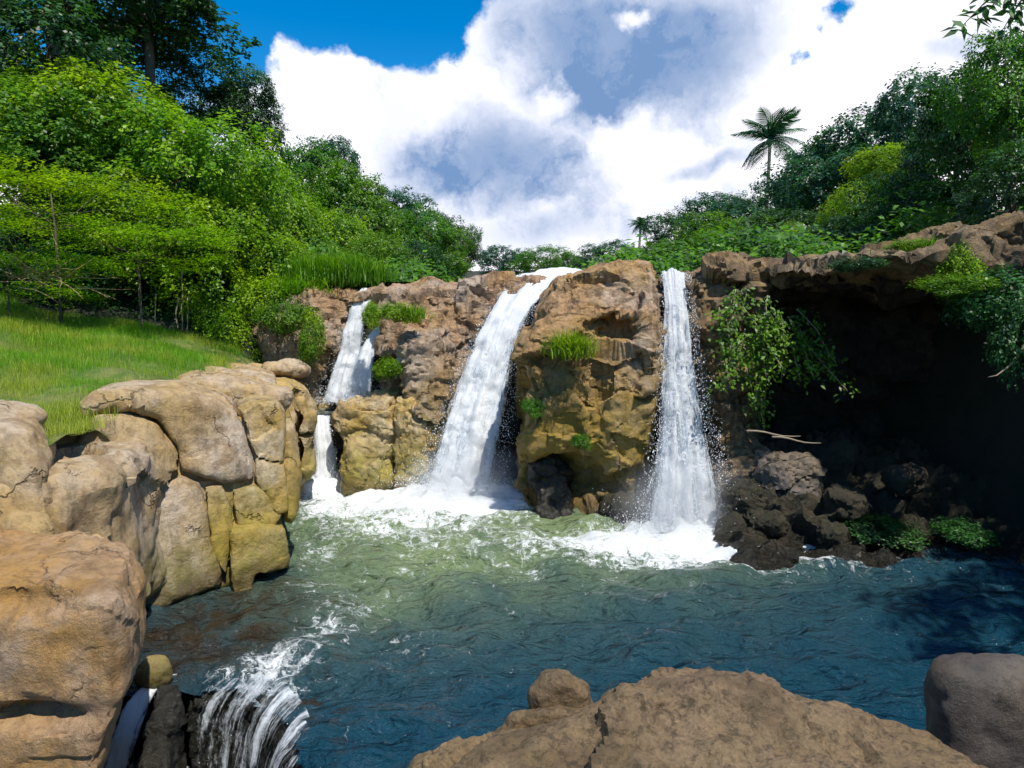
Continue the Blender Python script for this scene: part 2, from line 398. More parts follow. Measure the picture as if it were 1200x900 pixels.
ter = mesh_obj('terrain', np.stack([X.ravel(), Y.ravel(), Z], 1), gridfaces(len(gx), len(gy)), M_SOIL); ter['kind'] = 'structure'

# ------------------------------------------------------------------ water
falls_foam = []      # (x, y, radius_x, radius_y, strength)
def water_mat():
    m, t, out = newmat('pool water'); pos = t.add('ShaderNodeNewGeometry').outputs['Position']
    fo = t.add('ShaderNodeAttribute', attribute_name='foam').outputs['Fac']
    tu = t.add('ShaderNodeAttribute', attribute_name='turbid_sunlit').outputs['Fac']
    sh = t.add('ShaderNodeAttribute', attribute_name='shallow').outputs['Fac']
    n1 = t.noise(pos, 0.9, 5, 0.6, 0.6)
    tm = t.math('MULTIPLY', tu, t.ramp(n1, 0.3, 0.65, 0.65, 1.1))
    col = t.mix(tm, (0.004, 0.038, 0.066), (0.17, 0.225, 0.105))  # churned and sunlit green, shaded and sky-reflecting blue, all put into base colour
    col = t.mix(t.math('MULTIPLY', sh, t.ramp(t.noise(pos, 2.2, 6, 0.7, 0.5), 0.35, 0.65, 0.4, 1)), col, (0.030, 0.020, 0.010))
    # foam: cellular lace that closes up towards the falls
    wv = t.vmath('ADD', pos, t.vmath('SCALE', t.noise(pos, 3.0, 4, 0.6, out=1), None))
    wv.node.inputs[1].links[0].from_node.inputs['Scale'].default_value = 0.55
    fn = t.noise(wv, 6.0, 8, 0.78, 0.8); fn2 = t.noise(wv, 1.6, 5, 0.65, 0.5)
    f = t.math('ADD', t.math('ADD', t.math('MULTIPLY', fn, 1.35), t.math('MULTIPLY', fn2, 0.45)), t.math('MULTIPLY', fo, 0.58))
    fm = t.ramp(f, 1.13, 1.36)
    b = t.add('ShaderNodeBsdfPrincipled'); t.l.new(col, b.inputs['Base Color'])
    b.inputs['Roughness'].default_value = 0.06; b.inputs['IOR'].default_value = 1.33
    r1 = t.noise(t.mapping(pos, (1, 2.2, 1), rot=(0, 0, 0.25)), 1.5, 3, 0.5, 0.15)
    r2 = t.noise(t.mapping(pos, (1, 2.0, 1), rot=(0, 0, -0.2)), 5.2, 4, 0.6, 0.15)
    h = t.math('ADD', t.math('MULTIPLY', r1, 1.0), t.math('MULTIPLY', r2, 0.42))
    t.l.new(bump(t, h, 0.44, 1.0), b.inputs['Normal'])
    d = t.add('ShaderNodeBsdfPrincipled'); d.inputs['Base Color'].default_value = (0.82, 0.85, 0.86, 1); d.inputs['Roughness'].default_value = 0.55
    t.l.new(bump(t, fn, 0.10, 0.8), d.inputs['Normal'])
    mx = t.add('ShaderNodeMixShader'); t.l.new(fm, mx.inputs[0]); t.l.new(b.outputs[0], mx.inputs[1]); t.l.new(d.outputs[0], mx.inputs[2])
    t.l.new(mx.outputs[0], out.inputs[0]); return m
M_WATER = water_mat()
def gauss(x, y, cx, cy, rx, ry): return np.exp(-(((x-cx)/rx)**2+((y-cy)/ry)**2))
LIP = [G(150, 815), G(215, 806), G(262, 800), G(305, 812), G(338, 845), G(352, 905), G(350, 1000)]   # where the pool spills over
def lip_side(x, y):      # >0 on the pool side
    px = np.array([p.x for p in LIP]); py = np.array([p.y for p in LIP])
    # polyline runs left to right and towards the camera; distance along the normal to the nearest segment
    best = np.full(x.shape, 1e9); s = np.zeros(x.shape)
    for i in range(len(px)-1):
        ax, ay, bx, by = px[i], py[i], px[i+1], py[i+1]; dx, dy = bx-ax, by-ay; L = dx*dx+dy*dy
        t_ = np.clip(((x-ax)*dx+(y-ay)*dy)/L, 0, 1); qx, qy = ax+t_*dx, ay+t_*dy
        d = np.hypot(x-qx, y-qy); sd = np.sign(dx*(y-ay)-dy*(x-ax))
        m_ = d < best; best = np.where(m_, d, best); s = np.where(m_, sd, s)
    return best*s
def build_pool():
    xs = np.arange(-8.0, 11.5, 0.055); ys = np.arange(0.6, 18.2, 0.055)
    X, Y = np.meshgrid(xs, ys, indexing='ij'); x, y = X.ravel(), Y.ravel()
    foam = 0
    b1, b2, b3 = G(540, 576), G(800, 618), G(384, 562)
    foam = (1.15*gauss(x, y, b1.x-0.3, b1.y-0.4, 1.9, 1.0)+1.15*gauss(x, y, b2.x+0.2, b2.y-0.4, 1.1, 0.75)+1.0*gauss(x, y, b3.x, b3.y-0.2, 1.2, 1.2)
            + 0.58*gauss(x, y, b1.x-1.2, b1.y-1.5, 3.0, 1.8)+0.62*gauss(x, y, b2.x+1.5, b2.y-1.2, 2.4, 0.9)+0.58*gauss(x, y, b2.x-1.2, b2.y-0.8, 1.8, 0.8))
    # foam that drifts down the left side to the spillway
    drift = [(370, 600, .5), (372, 650, .55), (385, 690, .52), (375, 735, .52), (340, 770, .34), (300, 788, .32), (262, 805, .3), (420, 720, .3), (330, 790, .3)]
    for (a, b, s) in drift:
        q = G(a, b); foam = foam+s*0.50*gauss(x, y, q.x, q.y, 0.42, 0.6)
    foam = foam+0.20*gauss(x, y, -0.8, 11.0, 3.2, 2.2)+0.14*gauss(x, y, -1.5, 7.5, 2.5, 2.5)+0.12*gauss(x, y, 3, 10.8, 4, 1.5)
    turb_sunlit = np.clip(1.15*gauss(x, y, -0.8, 13.0, 4.8, 3.5)+0.35*gauss(x, y, 3.0, 11.6, 2.0, 1.2)+0.30*gauss(x, y, -2.0, 9.6, 1.6, 1.8), 0, 1)  # churned water near the falls, plus the pool's sunlit area as colour
    q = G(270, 720); q2 = G(220, 760)
    shal = np.clip(1.2*gauss(x, y, q.x, q.y, 1.1, 1.2)+1.0*gauss(x, y, q2.x, q2.y, 0.9, 0.7), 0, 1)
    p = np.stack([x, y, 0*x], 1)
    chop = 1.9+0.2*np.clip(foam, 0, 1.2)+0.25*turb_sunlit
    z = chop*(0.060*fbm(p*np.array([1.2, 2.2, 1]), 11, 2)+0.020*fbm(p*np.array([3.2, 5, 1]), 12, 2))
    z = z+(0.5+0.5*fbm(p*4.5, 15, 2))*(0.42*gauss(x, y, b1.x-0.1, b1.y-0.15, 1.15, 0.35)+0.42*gauss(x, y, b2.x, b2.y-0.1, 0.85, 0.3)+0.2*gauss(x, y, b3.x, b3.y-0.1, 0.4, 0.3))
    s = lip_side(x, y)
    z = z-0.25*np.clip(0.22-s, 0, 1)**1.3*(s < 0.22)
    idx = np.arange(len(x)).reshape(X.shape)
    keep = (s > -0.03)
    f = gridfaces(len(xs), len(ys))
    f = f[keep[f].all(1)]
    used = np.unique(f); mp = -np.ones(len(x), int); mp[used] = np.arange(len(used))
    o = mesh_obj('pool_water', np.stack([x, y, z], 1)[used], mp[f], M_WATER, attrs={'foam': foam[used], 'turbid_sunlit': turb_sunlit[used], 'shallow': shal[used]})
    o['kind'] = 'structure'
build_pool()
def flat_water(name, xs, ys, z, foamv, seed):
    X, Y = np.meshgrid(xs, ys, indexing='ij'); x, y = X.ravel(), Y.ravel(); p = np.stack([x, y, 0*x], 1)
    zz = z+0.03*fbm(p*2.5, seed, 3)
    o = mesh_obj(name, np.stack([x, y, zz], 1), gridfaces(len(xs), len(ys)), M_WATER,
                 attrs={'foam': np.full(len(x), foamv), 'turbid_sunlit': np.full(len(x), 0.3), 'shallow': np.full(len(x), 0.3)}); o['kind'] = 'structure'
flat_water('stream_below', np.arange(-7, -1.2, 0.08), np.arange(1.0, 7.5, 0.08), -1.35, 0.55, 5)
flat_water('rock_basin_water', np.arange(-5.9, -3.9, 0.08), np.arange(16.62, 17.9, 0.08), 1.56, 0.35, 6)
flat_water('upper_river', np.arange(-6, 6.5, 0.25), np.arange(19.0, 60, 0.5), 4.95, 0.2, 7)

# ------------------------------------------------------------------ rocks: signed distance fields meshed by surface nets
def surface_nets(v, org, h):
    nx, ny, nz = v.shape; s = v < 0
    cells = (nx-1, ny-1, nz-1)
    acc = np.zeros(cells+(3,), np.float32); cnt = np.zeros(cells, np.float32)
    def sl(o): return tuple(slice(o[k], o[k]+cells[k]) for k in range(3))
    for ax in range(3):
        o1, o2 = [a for a in range(3) if a != ax]
        for a in (0, 1):
            for b in (0, 1):
                p0 = [0, 0, 0]; p0[o1] = a; p0[o2] = b; p1 = list(p0); p1[ax] = 1
                va, vb = v[sl(p0)], v[sl(p1)]; m = (va < 0) != (vb < 0)
                t = np.where(m, va/np.where(m, va-vb, 1), 0)
                for k in range(3):
                    acc[..., k] += np.where(m, (t if k == ax else p0[k]), 0)
                cnt += m
    act = cnt > 0; idx = -np.ones(cells, np.int64); idx[act] = np.arange(act.sum())
    base = np.stack(np.nonzero(act), 1)
    verts = (base+acc[act]/cnt[act][:, None])*h+np.array(org)
    faces = []
    for ax in range(3):
        o1, o2 = [(1, 2), (2, 0), (0, 1)][ax]
        sa = [slice(None)]*3; sb = [slice(None)]*3; sa[ax] = slice(0, -1); sb[ax] = slice(1, None)
        A, B = s[tuple(sa)], s[tuple(sb)]
        for flip, m in ((False, A & ~B), (True, ~A & B)):
            q = np.stack(np.nonzero(m), 1)
            q = q[(q[:, o1] > 0) & (q[:, o2] > 0) & (q[:, o1] < cells[o1]) & (q[:, o2] < cells[o2])]
            if not len(q): continue
            def cid(d1, d2):
                r = q.copy(); r[:, o1] -= d1; r[:, o2] -= d2; return idx[r[:, 0], r[:, 1], r[:, 2]]
            f = np.stack([cid(1, 1), cid(0, 1), cid(0, 0), cid(1, 0)], 1)
            faces.append(f[:, ::-1] if flip else f)
    return verts, np.concatenate(faces)
def poly_sd(x, z, P_):
    d = np.full(x.shape, 1e9); s = np.ones(x.shape)
    n = len(P_)
    for i in range(n):
        ax, az = P_[i]; bx, bz = P_[i-1]
        ex, ez = bx-ax, bz-az; wx, wz = x-ax, z-az
        t = np.clip((wx*ex+wz*ez)/(ex*ex+ez*ez+1e-12), 0, 1)
        dx, dz = wx-ex*t, wz-ez*t; d = np.minimum(d, dx*dx+dz*dz)
        c1 = z >= az; c2 = z < bz; c3 = ex*wz > ez*wx
        s = np.where((c1 & c2 & c3) | (~c1 & ~c2 & ~c3), -s, s)
    return s*np.sqrt(d)
def rint(a, b, r):      # rounded intersection
    return np.sqrt(np.maximum(a+r, 0)**2+np.maximum(b+r, 0)**2)+np.minimum(np.maximum(a+r, b+r), 0)-r
def smin(a, b, k):
    h = np.clip(0.5+0.5*(b-a)/k, 0, 1); return b+(a-b)*h-k*h*(1-h)
class Slab:
    """front outline (photo pixels at distance yf) with real depth: lean = front offset per metre of height, shear = sideways/upward drift per metre of depth"""
    def __init__(s, px, yf, yb, r=0.25, lean=0.0, shear=(0, 0), zref=0.0, front=None, plane=None, off=0.0):
        s.plane = plane; s.off = off
        if plane:        # y = p0 + kx*x + kz*z is the face of the wall; the outline is laid on it
            q = []
            for a, b in px:
                d = ray(a, b); t = (plane[0]+plane[2]*CAMZ+off)/(d.y-plane[1]*d.x-plane[2]*d.z); q.append((d.x*t, d.y*t, CAMZ+d.z*t))
            s.P = [(c[0], c[2]) for c in q]; yf = min(c[1] for c in q)-0.3; dep = yb; yb = max(c[1] for c in q)+dep; s.dep = dep
        else: s.P = [(P(a, b, yf).x, P(a, b, yf).z) for a, b in px]
        s.yf, s.yb, s.r, s.lean, s.shear, s.zref, s.front = yf, yb, r, lean, shear, zref, front
        xs = [p[0] for p in s.P]; zs = [p[1] for p in s.P]; D = yb-yf
        ex = [min(xs), max(xs), min(xs)+shear[0]*D, max(xs)+shear[0]*D]; ez = [min(zs), max(zs), min(zs)+shear[1]*D, max(zs)+shear[1]*D]
        s.lo = np.array([min(ex), yf-1.2, min(ez)]); s.hi = np.array([max(ex), yb, max(ez)])
    def __call__(s, x, y, z):
        if s.plane:
            f = s.plane[0]+s.plane[1]*x+s.plane[2]*z+s.off; t = y-f; g = math.sqrt(1+s.plane[1]**2+s.plane[2]**2)
            return rint(poly_sd(x-s.shear[0]*t, z-s.shear[1]*t, s.P), np.maximum((f-y)/g, t-s.dep), s.r)
        t = y-s.yf; d2 = poly_sd(x-s.shear[0]*t, z-s.shear[1]*t, s.P)
        f = s.yf+s.lean*(z-s.zref)
        if s.front is not None: f = f+s.front(x, z)
        return rint(d2, np.maximum(f-y, y-s.yb), s.r)
class Plan:
    """plan outline (x, y) between two heights"""
    def __init__(s, P_, z0, z1, r=0.1, tilt=(0, 0)):
        s.P, s.z0, s.z1, s.r, s.t = P_, z0, z1, r, tilt; xs = [p[0] for p in P_]; ys = [p[1] for p in P_]
        s.c = (sum(xs)/len(xs), sum(ys)/len(ys)); s.lo = np.array([min(xs), min(ys), z0]); s.hi = np.array([max(xs), max(ys), z1+0.5])
    def __call__(s, x, y, z):
        zt = z-s.t[0]*(x-s.c[0])-s.t[1]*(y-s.c[1])
        return rint(poly_sd(x, y, s.P), np.maximum(s.z0-z, zt-s.z1), s.r)
class Crack:
    """a narrow joint running back into the rock along a line drawn on its face"""
    def __init__(s, px, yf, w_): s.p = [(P(a, b, yf).x, P(a, b, yf).z) for a, b in px]; s.w = w_; s.yf = yf
    def __call__(s, x, y, z):
        sx = x+0.05*np.sin(z*9+1); sz = z+0.05*np.sin(x*8); d = np.full(x.shape, 1e9)
        for (ax, az), (bx, bz) in zip(s.p[:-1], s.p[1:]):
            ex, ez = bx-ax, bz-az; t = np.clip(((sx-ax)*ex+(sz-az)*ez)/(ex*ex+ez*ez), 0, 1); d = np.minimum(d, np.hypot(sx-ax-ex*t, sz-az-ez*t))
        return np.where(y < s.yf+0.55, s.w-d, -1)
class CrackW(Crack):
    def __init__(s, px, plane, w_):
        s.p = []
        for a, b in px:
            d = ray(a, b); t = (plane[0]+plane[2]*CAMZ)/(d.y-plane[1]*d.x-plane[2]*d.z); s.p.append((d.x*t, CAMZ+d.z*t))
        s.w = w_; s.yf = 99
class Ball:
    def __init__(s, c, r, rot=0, box=0.0):
        s.c, s.r, s.rot = np.array(c, float), np.array(r, float), rot; m = max(r)*1.1; s.lo = s.c-m; s.hi = s.c+m; s.box = box
    def __call__(s, x, y, z):
        c, sn = math.cos(s.rot), math.sin(s.rot); dx, dy, dz = x-s.c[0], y-s.c[1], z-s.c[2]
        u, v = (c*dx+sn*dy)/s.r[0], (-sn*dx+c*dy)/s.r[1]; q = dz/s.r[2]; e = 2+s.box*2
        k = (np.abs(u)**e+np.abs(v)**e+np.abs(q)**e)**(1/e)
        return (k-1)*s.r.min()
def rock(name, label, cat, prims, mat, cut=(), vox=None, k=0.15, seed=1, amp=(0.12, 0.03), freq=0.8, crag=0.0, crag_s=1.0, strata=0.0, group=None, parent=None, joints=()):
    lo = np.min([p.lo for p in prims], 0)-0.4; hi = np.max([p.hi for p in prims], 0)+0.4
    lo[2] = max(lo[2], -2.3)
    if vox is None: vox = max(0.03, ((hi-lo).prod()/1.1e6)**(1/3))
    n = np.ceil((hi-lo)/vox).astype(int)+1
    ax = [np.float32(lo[i])+np.arange(n[i], dtype=np.float32)*np.float32(vox) for i in range(3)]
    X, Y, Z = np.meshgrid(*ax, indexing='ij')
    d = prims[0](X, Y, Z)
    for p in prims[1:]: d = smin(d, p(X, Y, Z), k)
    for c in cut: d = -smin(-d, c(X, Y, Z), 0.12)
    for jt in joints: d = np.maximum(d, jt(X, Y, Z))
    d[0] = d[-1] = 1; d[:, 0] = d[:, -1] = 1; d[:, :, 0] = d[:, :, -1] = 1
    v, f = surface_nets(d, lo, vox)
    gxyz = np.gradient(d, vox); ii = np.clip(np.round((v-lo)/vox).astype(int), 1, np.array(d.shape)-2)
    nrm = np.stack([g[ii[:, 0], ii[:, 1], ii[:, 2]] for g in gxyz], 1); nrm /= np.linalg.norm(nrm, axis=1)[:, None]+1e-9
    disp = amp[0]*fbm(v*freq, seed, 3)+amp[1]*fbm(v*freq*6, seed+20, 4, 0.55)
    if crag:
        wq = np.stack([fbm(v*1.1, seed+31, 2), fbm(v*1.1, seed+32, 2), fbm(v*1.1, seed+33, 2)], 1)
        for (sc_, am, sd) in ((0.62, 1.35, 40), (1.7, 0.42, 50), (4.2, 0.20, 55)):
            q = v*crag_s*sc_*np.array([1, 1, 1.45])+0.22*wq*sc_; val, ed = facets(q, seed+sd, 1.3)
            disp += crag*am*(val*1.6-0.13*np.exp(-(ed/0.05)**2))
    if strata:
        disp += strata*np.sin(v[:, 2]*5.5+1.8*vnoise(v*0.6, seed+60)*3)*(0.5+0.5*vnoise(v*1.1, seed+61))
    v = v+nrm*disp[:, None]
    o = mesh_obj(name, v, f, mat, parent)
    if crag: o.data.set_sharp_from_angle(angle=R(32))
    return tag(o, label, cat, group) if parent is None else o

BIG = True
GR_L = 'jointed sandstone blocks of the left bank'
# left bank
rock('boulder', 'huge tan boulder in the bottom left corner with dark hollows in its face', 'boulder',
     [Slab([(-220, 690), (70, 700), (135, 712), (160, 760), (158, 820), (128, 880), (100, 960), (60, 1250), (-220, 1250)], 4.9, 6.4, 0.18, shear=(-0.52, 0.02), lean=0.05)],
     M_BRN, cut=[Ball(P(5, 722, 4.8), (0.50, 0.40, 0.14)), Ball(P(0, 868, 4.7), (0.55, 0.5, 0.10)), Ball(P(165, 770, 5.0), (0.2, 0.5, 0.5))], seed=3, amp=(0.06, 0.014), freq=0.9, crag=0.03, crag_s=0.7, vox=0.033)
rock('rock_shelf', 'tan bedrock shelf on which the grass of the left bank ends', 'rock',
     [Plan([(-5.6, 6.3), (-4.75, 6.9), (-4.55, 7.6), (-4.75, 8.4), (-5.0, 9.6), (-5.3, 11), (-5.5, 12.5), (-5.6, 15.2), (-6.6, 15.5), (-6.7, 6.3)], 0.2, 2.40, 0.3, tilt=(-0.05, 0.03))],
     M_TAN, seed=5, amp=(0.12, 0.02), freq=0.8, crag=0.05, vox=0.06)
WALL = (14.1, 1.1, 0.30)
def wall_rock(nm, label, cat, px, off, dep, r, mat, seed, group=None, shear=(-0.30, 0.0), **kw):
    d = dict(amp=(0.045, 0.012), freq=1.0, vox=0.04); d.update(kw)
    rock(nm, label, cat, [Slab(px, 0, dep, r, shear=shear, plane=WALL, off=off)], mat, seed=seed, group=group, **d)
wall_rock('bedrock', 'ochre bedrock seen in the recesses between the blocks of the left bank', 'rock',
    [(60, 520), (120, 480), (270, 492), (330, 500), (338, 560), (328, 660), (300, 668), (270, 690), (170, 740), (160, 820), (60, 820)], 0.32, 3.0, 0.1, M_YEL, 6, crag=0.03, vox=0.055)
wall_rock('boulder', 'broad smooth pale slab that dips into the dark water, yellow moss along its foot', 'boulder',
    [(55, 562), (108, 572), (127, 586), (160, 576), (212, 560), (234, 567), (241, 600), (245, 640), (259, 666), (258, 690), (215, 706), (170, 724), (150, 830), (55, 830)], 0.0, 1.2, 0.13, M_TAN, 7, crag=0.015, crag_s=0.5, amp=(0.06, 0.012))
wall_rock('boulder', 'rounded grey slab leaning flush against the bank below the grass tongue', 'boulder',
    [(86, 520), (110, 490), (148, 482), (184, 497), (205, 530), (212, 554), (190, 565), (160, 572), (127, 582), (108, 568), (92, 545)], -0.10, 1.0, 0.17, M_TAN, 9)
wall_rock('boulder', 'small tan wedge of rock under the tip of the grass tongue', 'boulder',
    [(46, 506), (92, 498), (104, 530), (112, 566), (84, 580), (44, 575)], 0.12, 1.4, 0.12, M_TAN, 14)
wall_rock('rock_ledge', 'broad tan rock shelf along the grass edge with a sheer stained face', 'rock',
    [(92, 484), (105, 470), (140, 462), (200, 460), (255, 470), (276, 482), (285, 505), (292, 530), (300, 566), (262, 570), (214, 552), (207, 526), (186, 492), (150, 477), (108, 484)], 0.02, 2.6, 0.12, M_TAN, 13, crag=0.02, crag_s=0.5, amp=(0.06, 0.012))
wall_rock('rock_block', 'tall yellow corner block above the stepped stones of the left bank', 'rock',
    [(280, 484), (296, 472), (326, 472), (334, 486), (335, 540), (338, 600), (322, 604), (304, 566), (297, 530)], 0.0, 2.4, 0.08, M_YEL, 17, crag=0.02, joints=[CrackW([(285, 541), (345, 539)], WALL, 0.018)])
wall_rock('rock_block', 'yellow corner block furthest out over the pool, right of the tall corner block', 'rock',
    [(332, 500), (345, 500), (350, 540), (349, 598), (340, 614), (334, 600)], 0.25, 2.4, 0.08, M_YEL, 16, crag=0.02)
wall_rock('rock_block', 'narrow upright tan block wedged beside the pale slab at the water', 'rock',
    [(238, 572), (262, 568), (272, 590), (274, 640), (266, 674), (258, 668), (247, 640)], 0.02, 1.6, 0.07, M_YEL, 18, group=GR_L, crag=0.015)
wall_rock('rock_block', 'upper small block of the stepped yellow stones beside the water', 'rock',
    [(272, 576), (300, 570), (326, 576), (332, 606), (322, 620), (276, 620)], -0.02, 1.6, 0.07, M_YEL, 19, group=GR_L, crag=0.015)
wall_rock('rock_block', 'lowest mossy yellow block, its square foot standing in the water', 'rock',
    [(272, 624), (300, 618), (334, 622), (341, 645), (339, 667), (300, 676), (290, 720), (270, 720)], -0.22, 1.6, 0.07, M_YEL, 20, group=GR_L, crag=0.015)
rock('boulder', 'rounded yellow rock end with a vertical cleft, nearest the narrow left waterfall', 'boulder',
     [Slab([(300, 450), (335, 446), (362, 462), (372, 490), (368, 530), (374, 556), (362, 568), (352, 600), (300, 600)], 14.2, 17.0, 0.35, shear=(-0.35, 0.0)),
      Slab([(290, 470), (330, 462), (345, 500), (345, 600), (290, 600)], 12.6, 15, 0.3, shear=(-0.38, 0))],
     M_YEL, seed=23, amp=(0.07, 0.02), freq=1.1, crag=0.03, vox=0.05, k=0.05, joints=[Crack([(342, 450), (348, 500), (352, 600)], 14.2, 0.05), Crack([(345, 505), (375, 512)], 14.2, 0.04)])
rock('rock_slab', 'flat pale rock slab between the grass tip and the yellow blocks', 'rock',
     [Slab([(190, 455), (230, 446), (300, 450), (340, 462), (330, 520), (190, 520)], 11.6, 15.5, 0.15, shear=(-0.45, 0.02))], M_TAN, seed=29, amp=(0.08, 0.02), freq=1.1, crag=0.03, vox=0.05)
for (a, b, yy, rr, lab, sd) in [(325, 434, 15.8, (0.36, 0.35, 0.2), 'small tan stone lying on the far end of the left bank', 31), (342, 432, 16.2, (0.42, 0.4, 0.24), 'pale rounded stone against the cliff foot at the far left bank', 33),
                                (300, 432, 16.0, (0.3, 0.3, 0.16), 'flat little stone at the grass tip of the left bank', 34)]:
    rock('stone', lab, 'stone', [Ball(P(a, b, yy), rr, 0.4)], M_TAN, seed=sd, amp=(0.05, 0.015), freq=2)
rock('boulder', 'pale boulder at the left edge beside the tongue of grass', 'boulder',
     [Slab([(-80, 520), (-20, 500), (30, 520), (50, 560), (58, 620), (-80, 640)], 6.7, 8.2, 0.28, shear=(-0.6, 0.12), lean=0.2, zref=2)], M_TAN, crag=0.02, seed=37, amp=(0.09, 0.02), vox=0.035)
rock('boulder', 'low boulder on top of the left edge rocks, in the grass', 'boulder',
     [Ball(P(-6, 492, 7.6), (0.5, 0.5, 0.24))], M_TAN, seed=38, amp=(0.07, 0.02))
rock('boulder', 'creased tan rocks below the grass tongue at the left edge', 'boulder',
     [Slab([(20, 572), (66, 568), (92, 596), (100, 690), (40, 710), (-40, 700), (-30, 590)], 7.2, 8.6, 0.18, shear=(-0.66, 0.05), lean=0.2, zref=2)], M_TAN, crag=0.035, seed=41, amp=(0.12, 0.025), freq=1.3, vox=0.035)
rock('boulder', 'orange tinted flat rock behind the big corner boulder', 'boulder',
     [Slab([(-60, 612), (10, 604), (50, 618), (70, 650), (70, 720), (-60, 720)], 6.4, 7.6, 0.2, shear=(-0.55, 0.05), lean=0.2, zref=2)], M_TAN, crag=0.03, seed=43, amp=(0.055, 0.014), freq=1.4, vox=0.035)
rock('stone', 'mossy round stone beside the big corner boulder at the spillway', 'stone',
     [Ball(P(182, 789, 6.9), (0.17, 0.16, 0.18))], M_YEL, seed=47, amp=(0.03, 0.01), freq=2.2, vox=0.02)
rock('wet_rock', 'black wet rock dividing the two small spillway cascades', 'rock',
     [Plan([(q.x, q.y) for q in (G(184, 812), G(212, 808), G(220, 850, -0.3), G(205, 905, -0.5), G(190, 1000, -0.8), G(160, 1000, -0.9), G(172, 900, -0.4))], -1.8, 0.0, 0.12, tilt=(0.0, 0.32))],
     M_WET, seed=51, amp=(0.06, 0.02), freq=1.8, crag=0.03, crag_s=2.5, vox=0.025)
rock('wet_rock', 'dark rock lip under the fanned bottom left cascade', 'rock',
     [Plan([(q.x, q.y) for q in LIP[1:]]+[(-1.4, 5.0), (-1.3, 6.3), (-2.6, 7.2), (LIP[1].x, LIP[1].y+0.5)], -1.8, -0.13, 0.12)],
     M_WET, seed=53, amp=(0.04, 0.02), freq=1.8, crag=0.03, crag_s=2.5, vox=0.03)
for i, (a, b, r_, lab) in enumerate([(300, 695, .14, 'dark stone just breaking the shallow water below the mossy block'), (322, 716, .2, 'flat dark stone awash at the right of the brown shallows'),
                                (215, 738, .2, 'dark stone awash in the brown shallows under the pale slab')]):
    q = G(a, b); rock('stone', lab, 'stone', [Ball((q.x, q.y, -0.04), (r_*1.5, r_, 0.09), i)], M_WET, seed=60+i, amp=(0.02, 0.01), freq=3)

# cliff between the left and the middle waterfall
rock('cliff', 'stepped pinkish cliff with moss between the left and the middle waterfall', 'cliff',
     [Slab([(432, 345), (470, 338), (540, 330), (580, 322), (640, 322), (620, 360), (575, 400), (545, 460), (520, 530), (505, 640), (470, 640), (450, 500), (440, 420)], 16.0, 20.5, 0.25, lean=0.28, zref=1, shear=(0.05, 0.02)),
      Slab([(470, 400), (520, 385), (535, 420), (510, 500), (500, 640), (480, 640), (470, 480)], 15.3, 18, 0.3)],
     M_CRAG, seed=71, amp=(0.12, 0.035), freq=0.9, crag=0.135, crag_s=1.2, strata=0.03, vox=0.055)
rock('boulder', 'cracked yellow boulder at the foot of the cliff beside the left waterfall', 'boulder',
     [Slab([(378, 494), (390, 472), (430, 462), (456, 470), (460, 520), (462, 600), (398, 600), (394, 530)], 15.0, 16.6, 0.35, lean=0.15)], M_YEL, seed=75, amp=(0.12, 0.03), freq=1.4, crag=0.05, crag_s=1.0, vox=0.035)
rock('boulder', 'smaller ochre boulder touching the left side of the middle waterfall', 'boulder',
     [Slab([(460, 480), (478, 468), (500, 475), (502, 600), (455, 600), (458, 520)], 14.9, 16.4, 0.28, lean=0.1)], M_YEL, seed=77, amp=(0.10, 0.03), freq=1.6, crag=0.05, crag_s=1.0, vox=0.035)
rock('cliff', 'brown cliff left of the narrow waterfall with hanging ferns', 'cliff',
     [Slab([(300, 352), (360, 340), (425, 334), (440, 345), (412, 365), (396, 400), (380, 440), (372, 470), (372, 640), (300, 640)], 17.2, 21.5, 0.3, lean=0.15, zref=2)],
     M_CRAG, seed=79, amp=(0.18, 0.05), freq=0.9, crag=0.13, crag_s=1.2, strata=0.03, vox=0.06)
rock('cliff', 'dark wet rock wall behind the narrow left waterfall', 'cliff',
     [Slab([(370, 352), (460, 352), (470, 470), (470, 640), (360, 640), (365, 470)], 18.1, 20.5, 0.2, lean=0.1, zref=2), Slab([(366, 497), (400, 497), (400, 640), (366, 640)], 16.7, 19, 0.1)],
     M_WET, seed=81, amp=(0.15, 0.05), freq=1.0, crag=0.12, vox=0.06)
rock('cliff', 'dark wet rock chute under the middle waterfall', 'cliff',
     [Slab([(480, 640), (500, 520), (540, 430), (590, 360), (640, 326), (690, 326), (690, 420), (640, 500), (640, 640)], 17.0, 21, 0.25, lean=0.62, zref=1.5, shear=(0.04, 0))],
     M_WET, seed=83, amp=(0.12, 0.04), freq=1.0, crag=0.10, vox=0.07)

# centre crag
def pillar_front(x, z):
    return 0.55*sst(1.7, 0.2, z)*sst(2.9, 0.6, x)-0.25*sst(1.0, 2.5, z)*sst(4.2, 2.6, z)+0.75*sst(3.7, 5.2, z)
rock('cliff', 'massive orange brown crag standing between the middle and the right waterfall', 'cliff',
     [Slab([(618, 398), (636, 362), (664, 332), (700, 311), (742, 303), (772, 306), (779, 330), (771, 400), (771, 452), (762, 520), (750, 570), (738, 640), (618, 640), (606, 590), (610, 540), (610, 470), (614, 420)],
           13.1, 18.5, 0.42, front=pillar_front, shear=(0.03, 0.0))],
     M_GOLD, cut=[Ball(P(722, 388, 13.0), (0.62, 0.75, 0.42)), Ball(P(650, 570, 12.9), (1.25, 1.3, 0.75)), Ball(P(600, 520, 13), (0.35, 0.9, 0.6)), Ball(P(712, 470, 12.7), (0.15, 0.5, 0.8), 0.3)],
     seed=91, amp=(0.12, 0.03), freq=0.9, crag=0.125, crag_s=0.75, strata=0.015, vox=0.04)
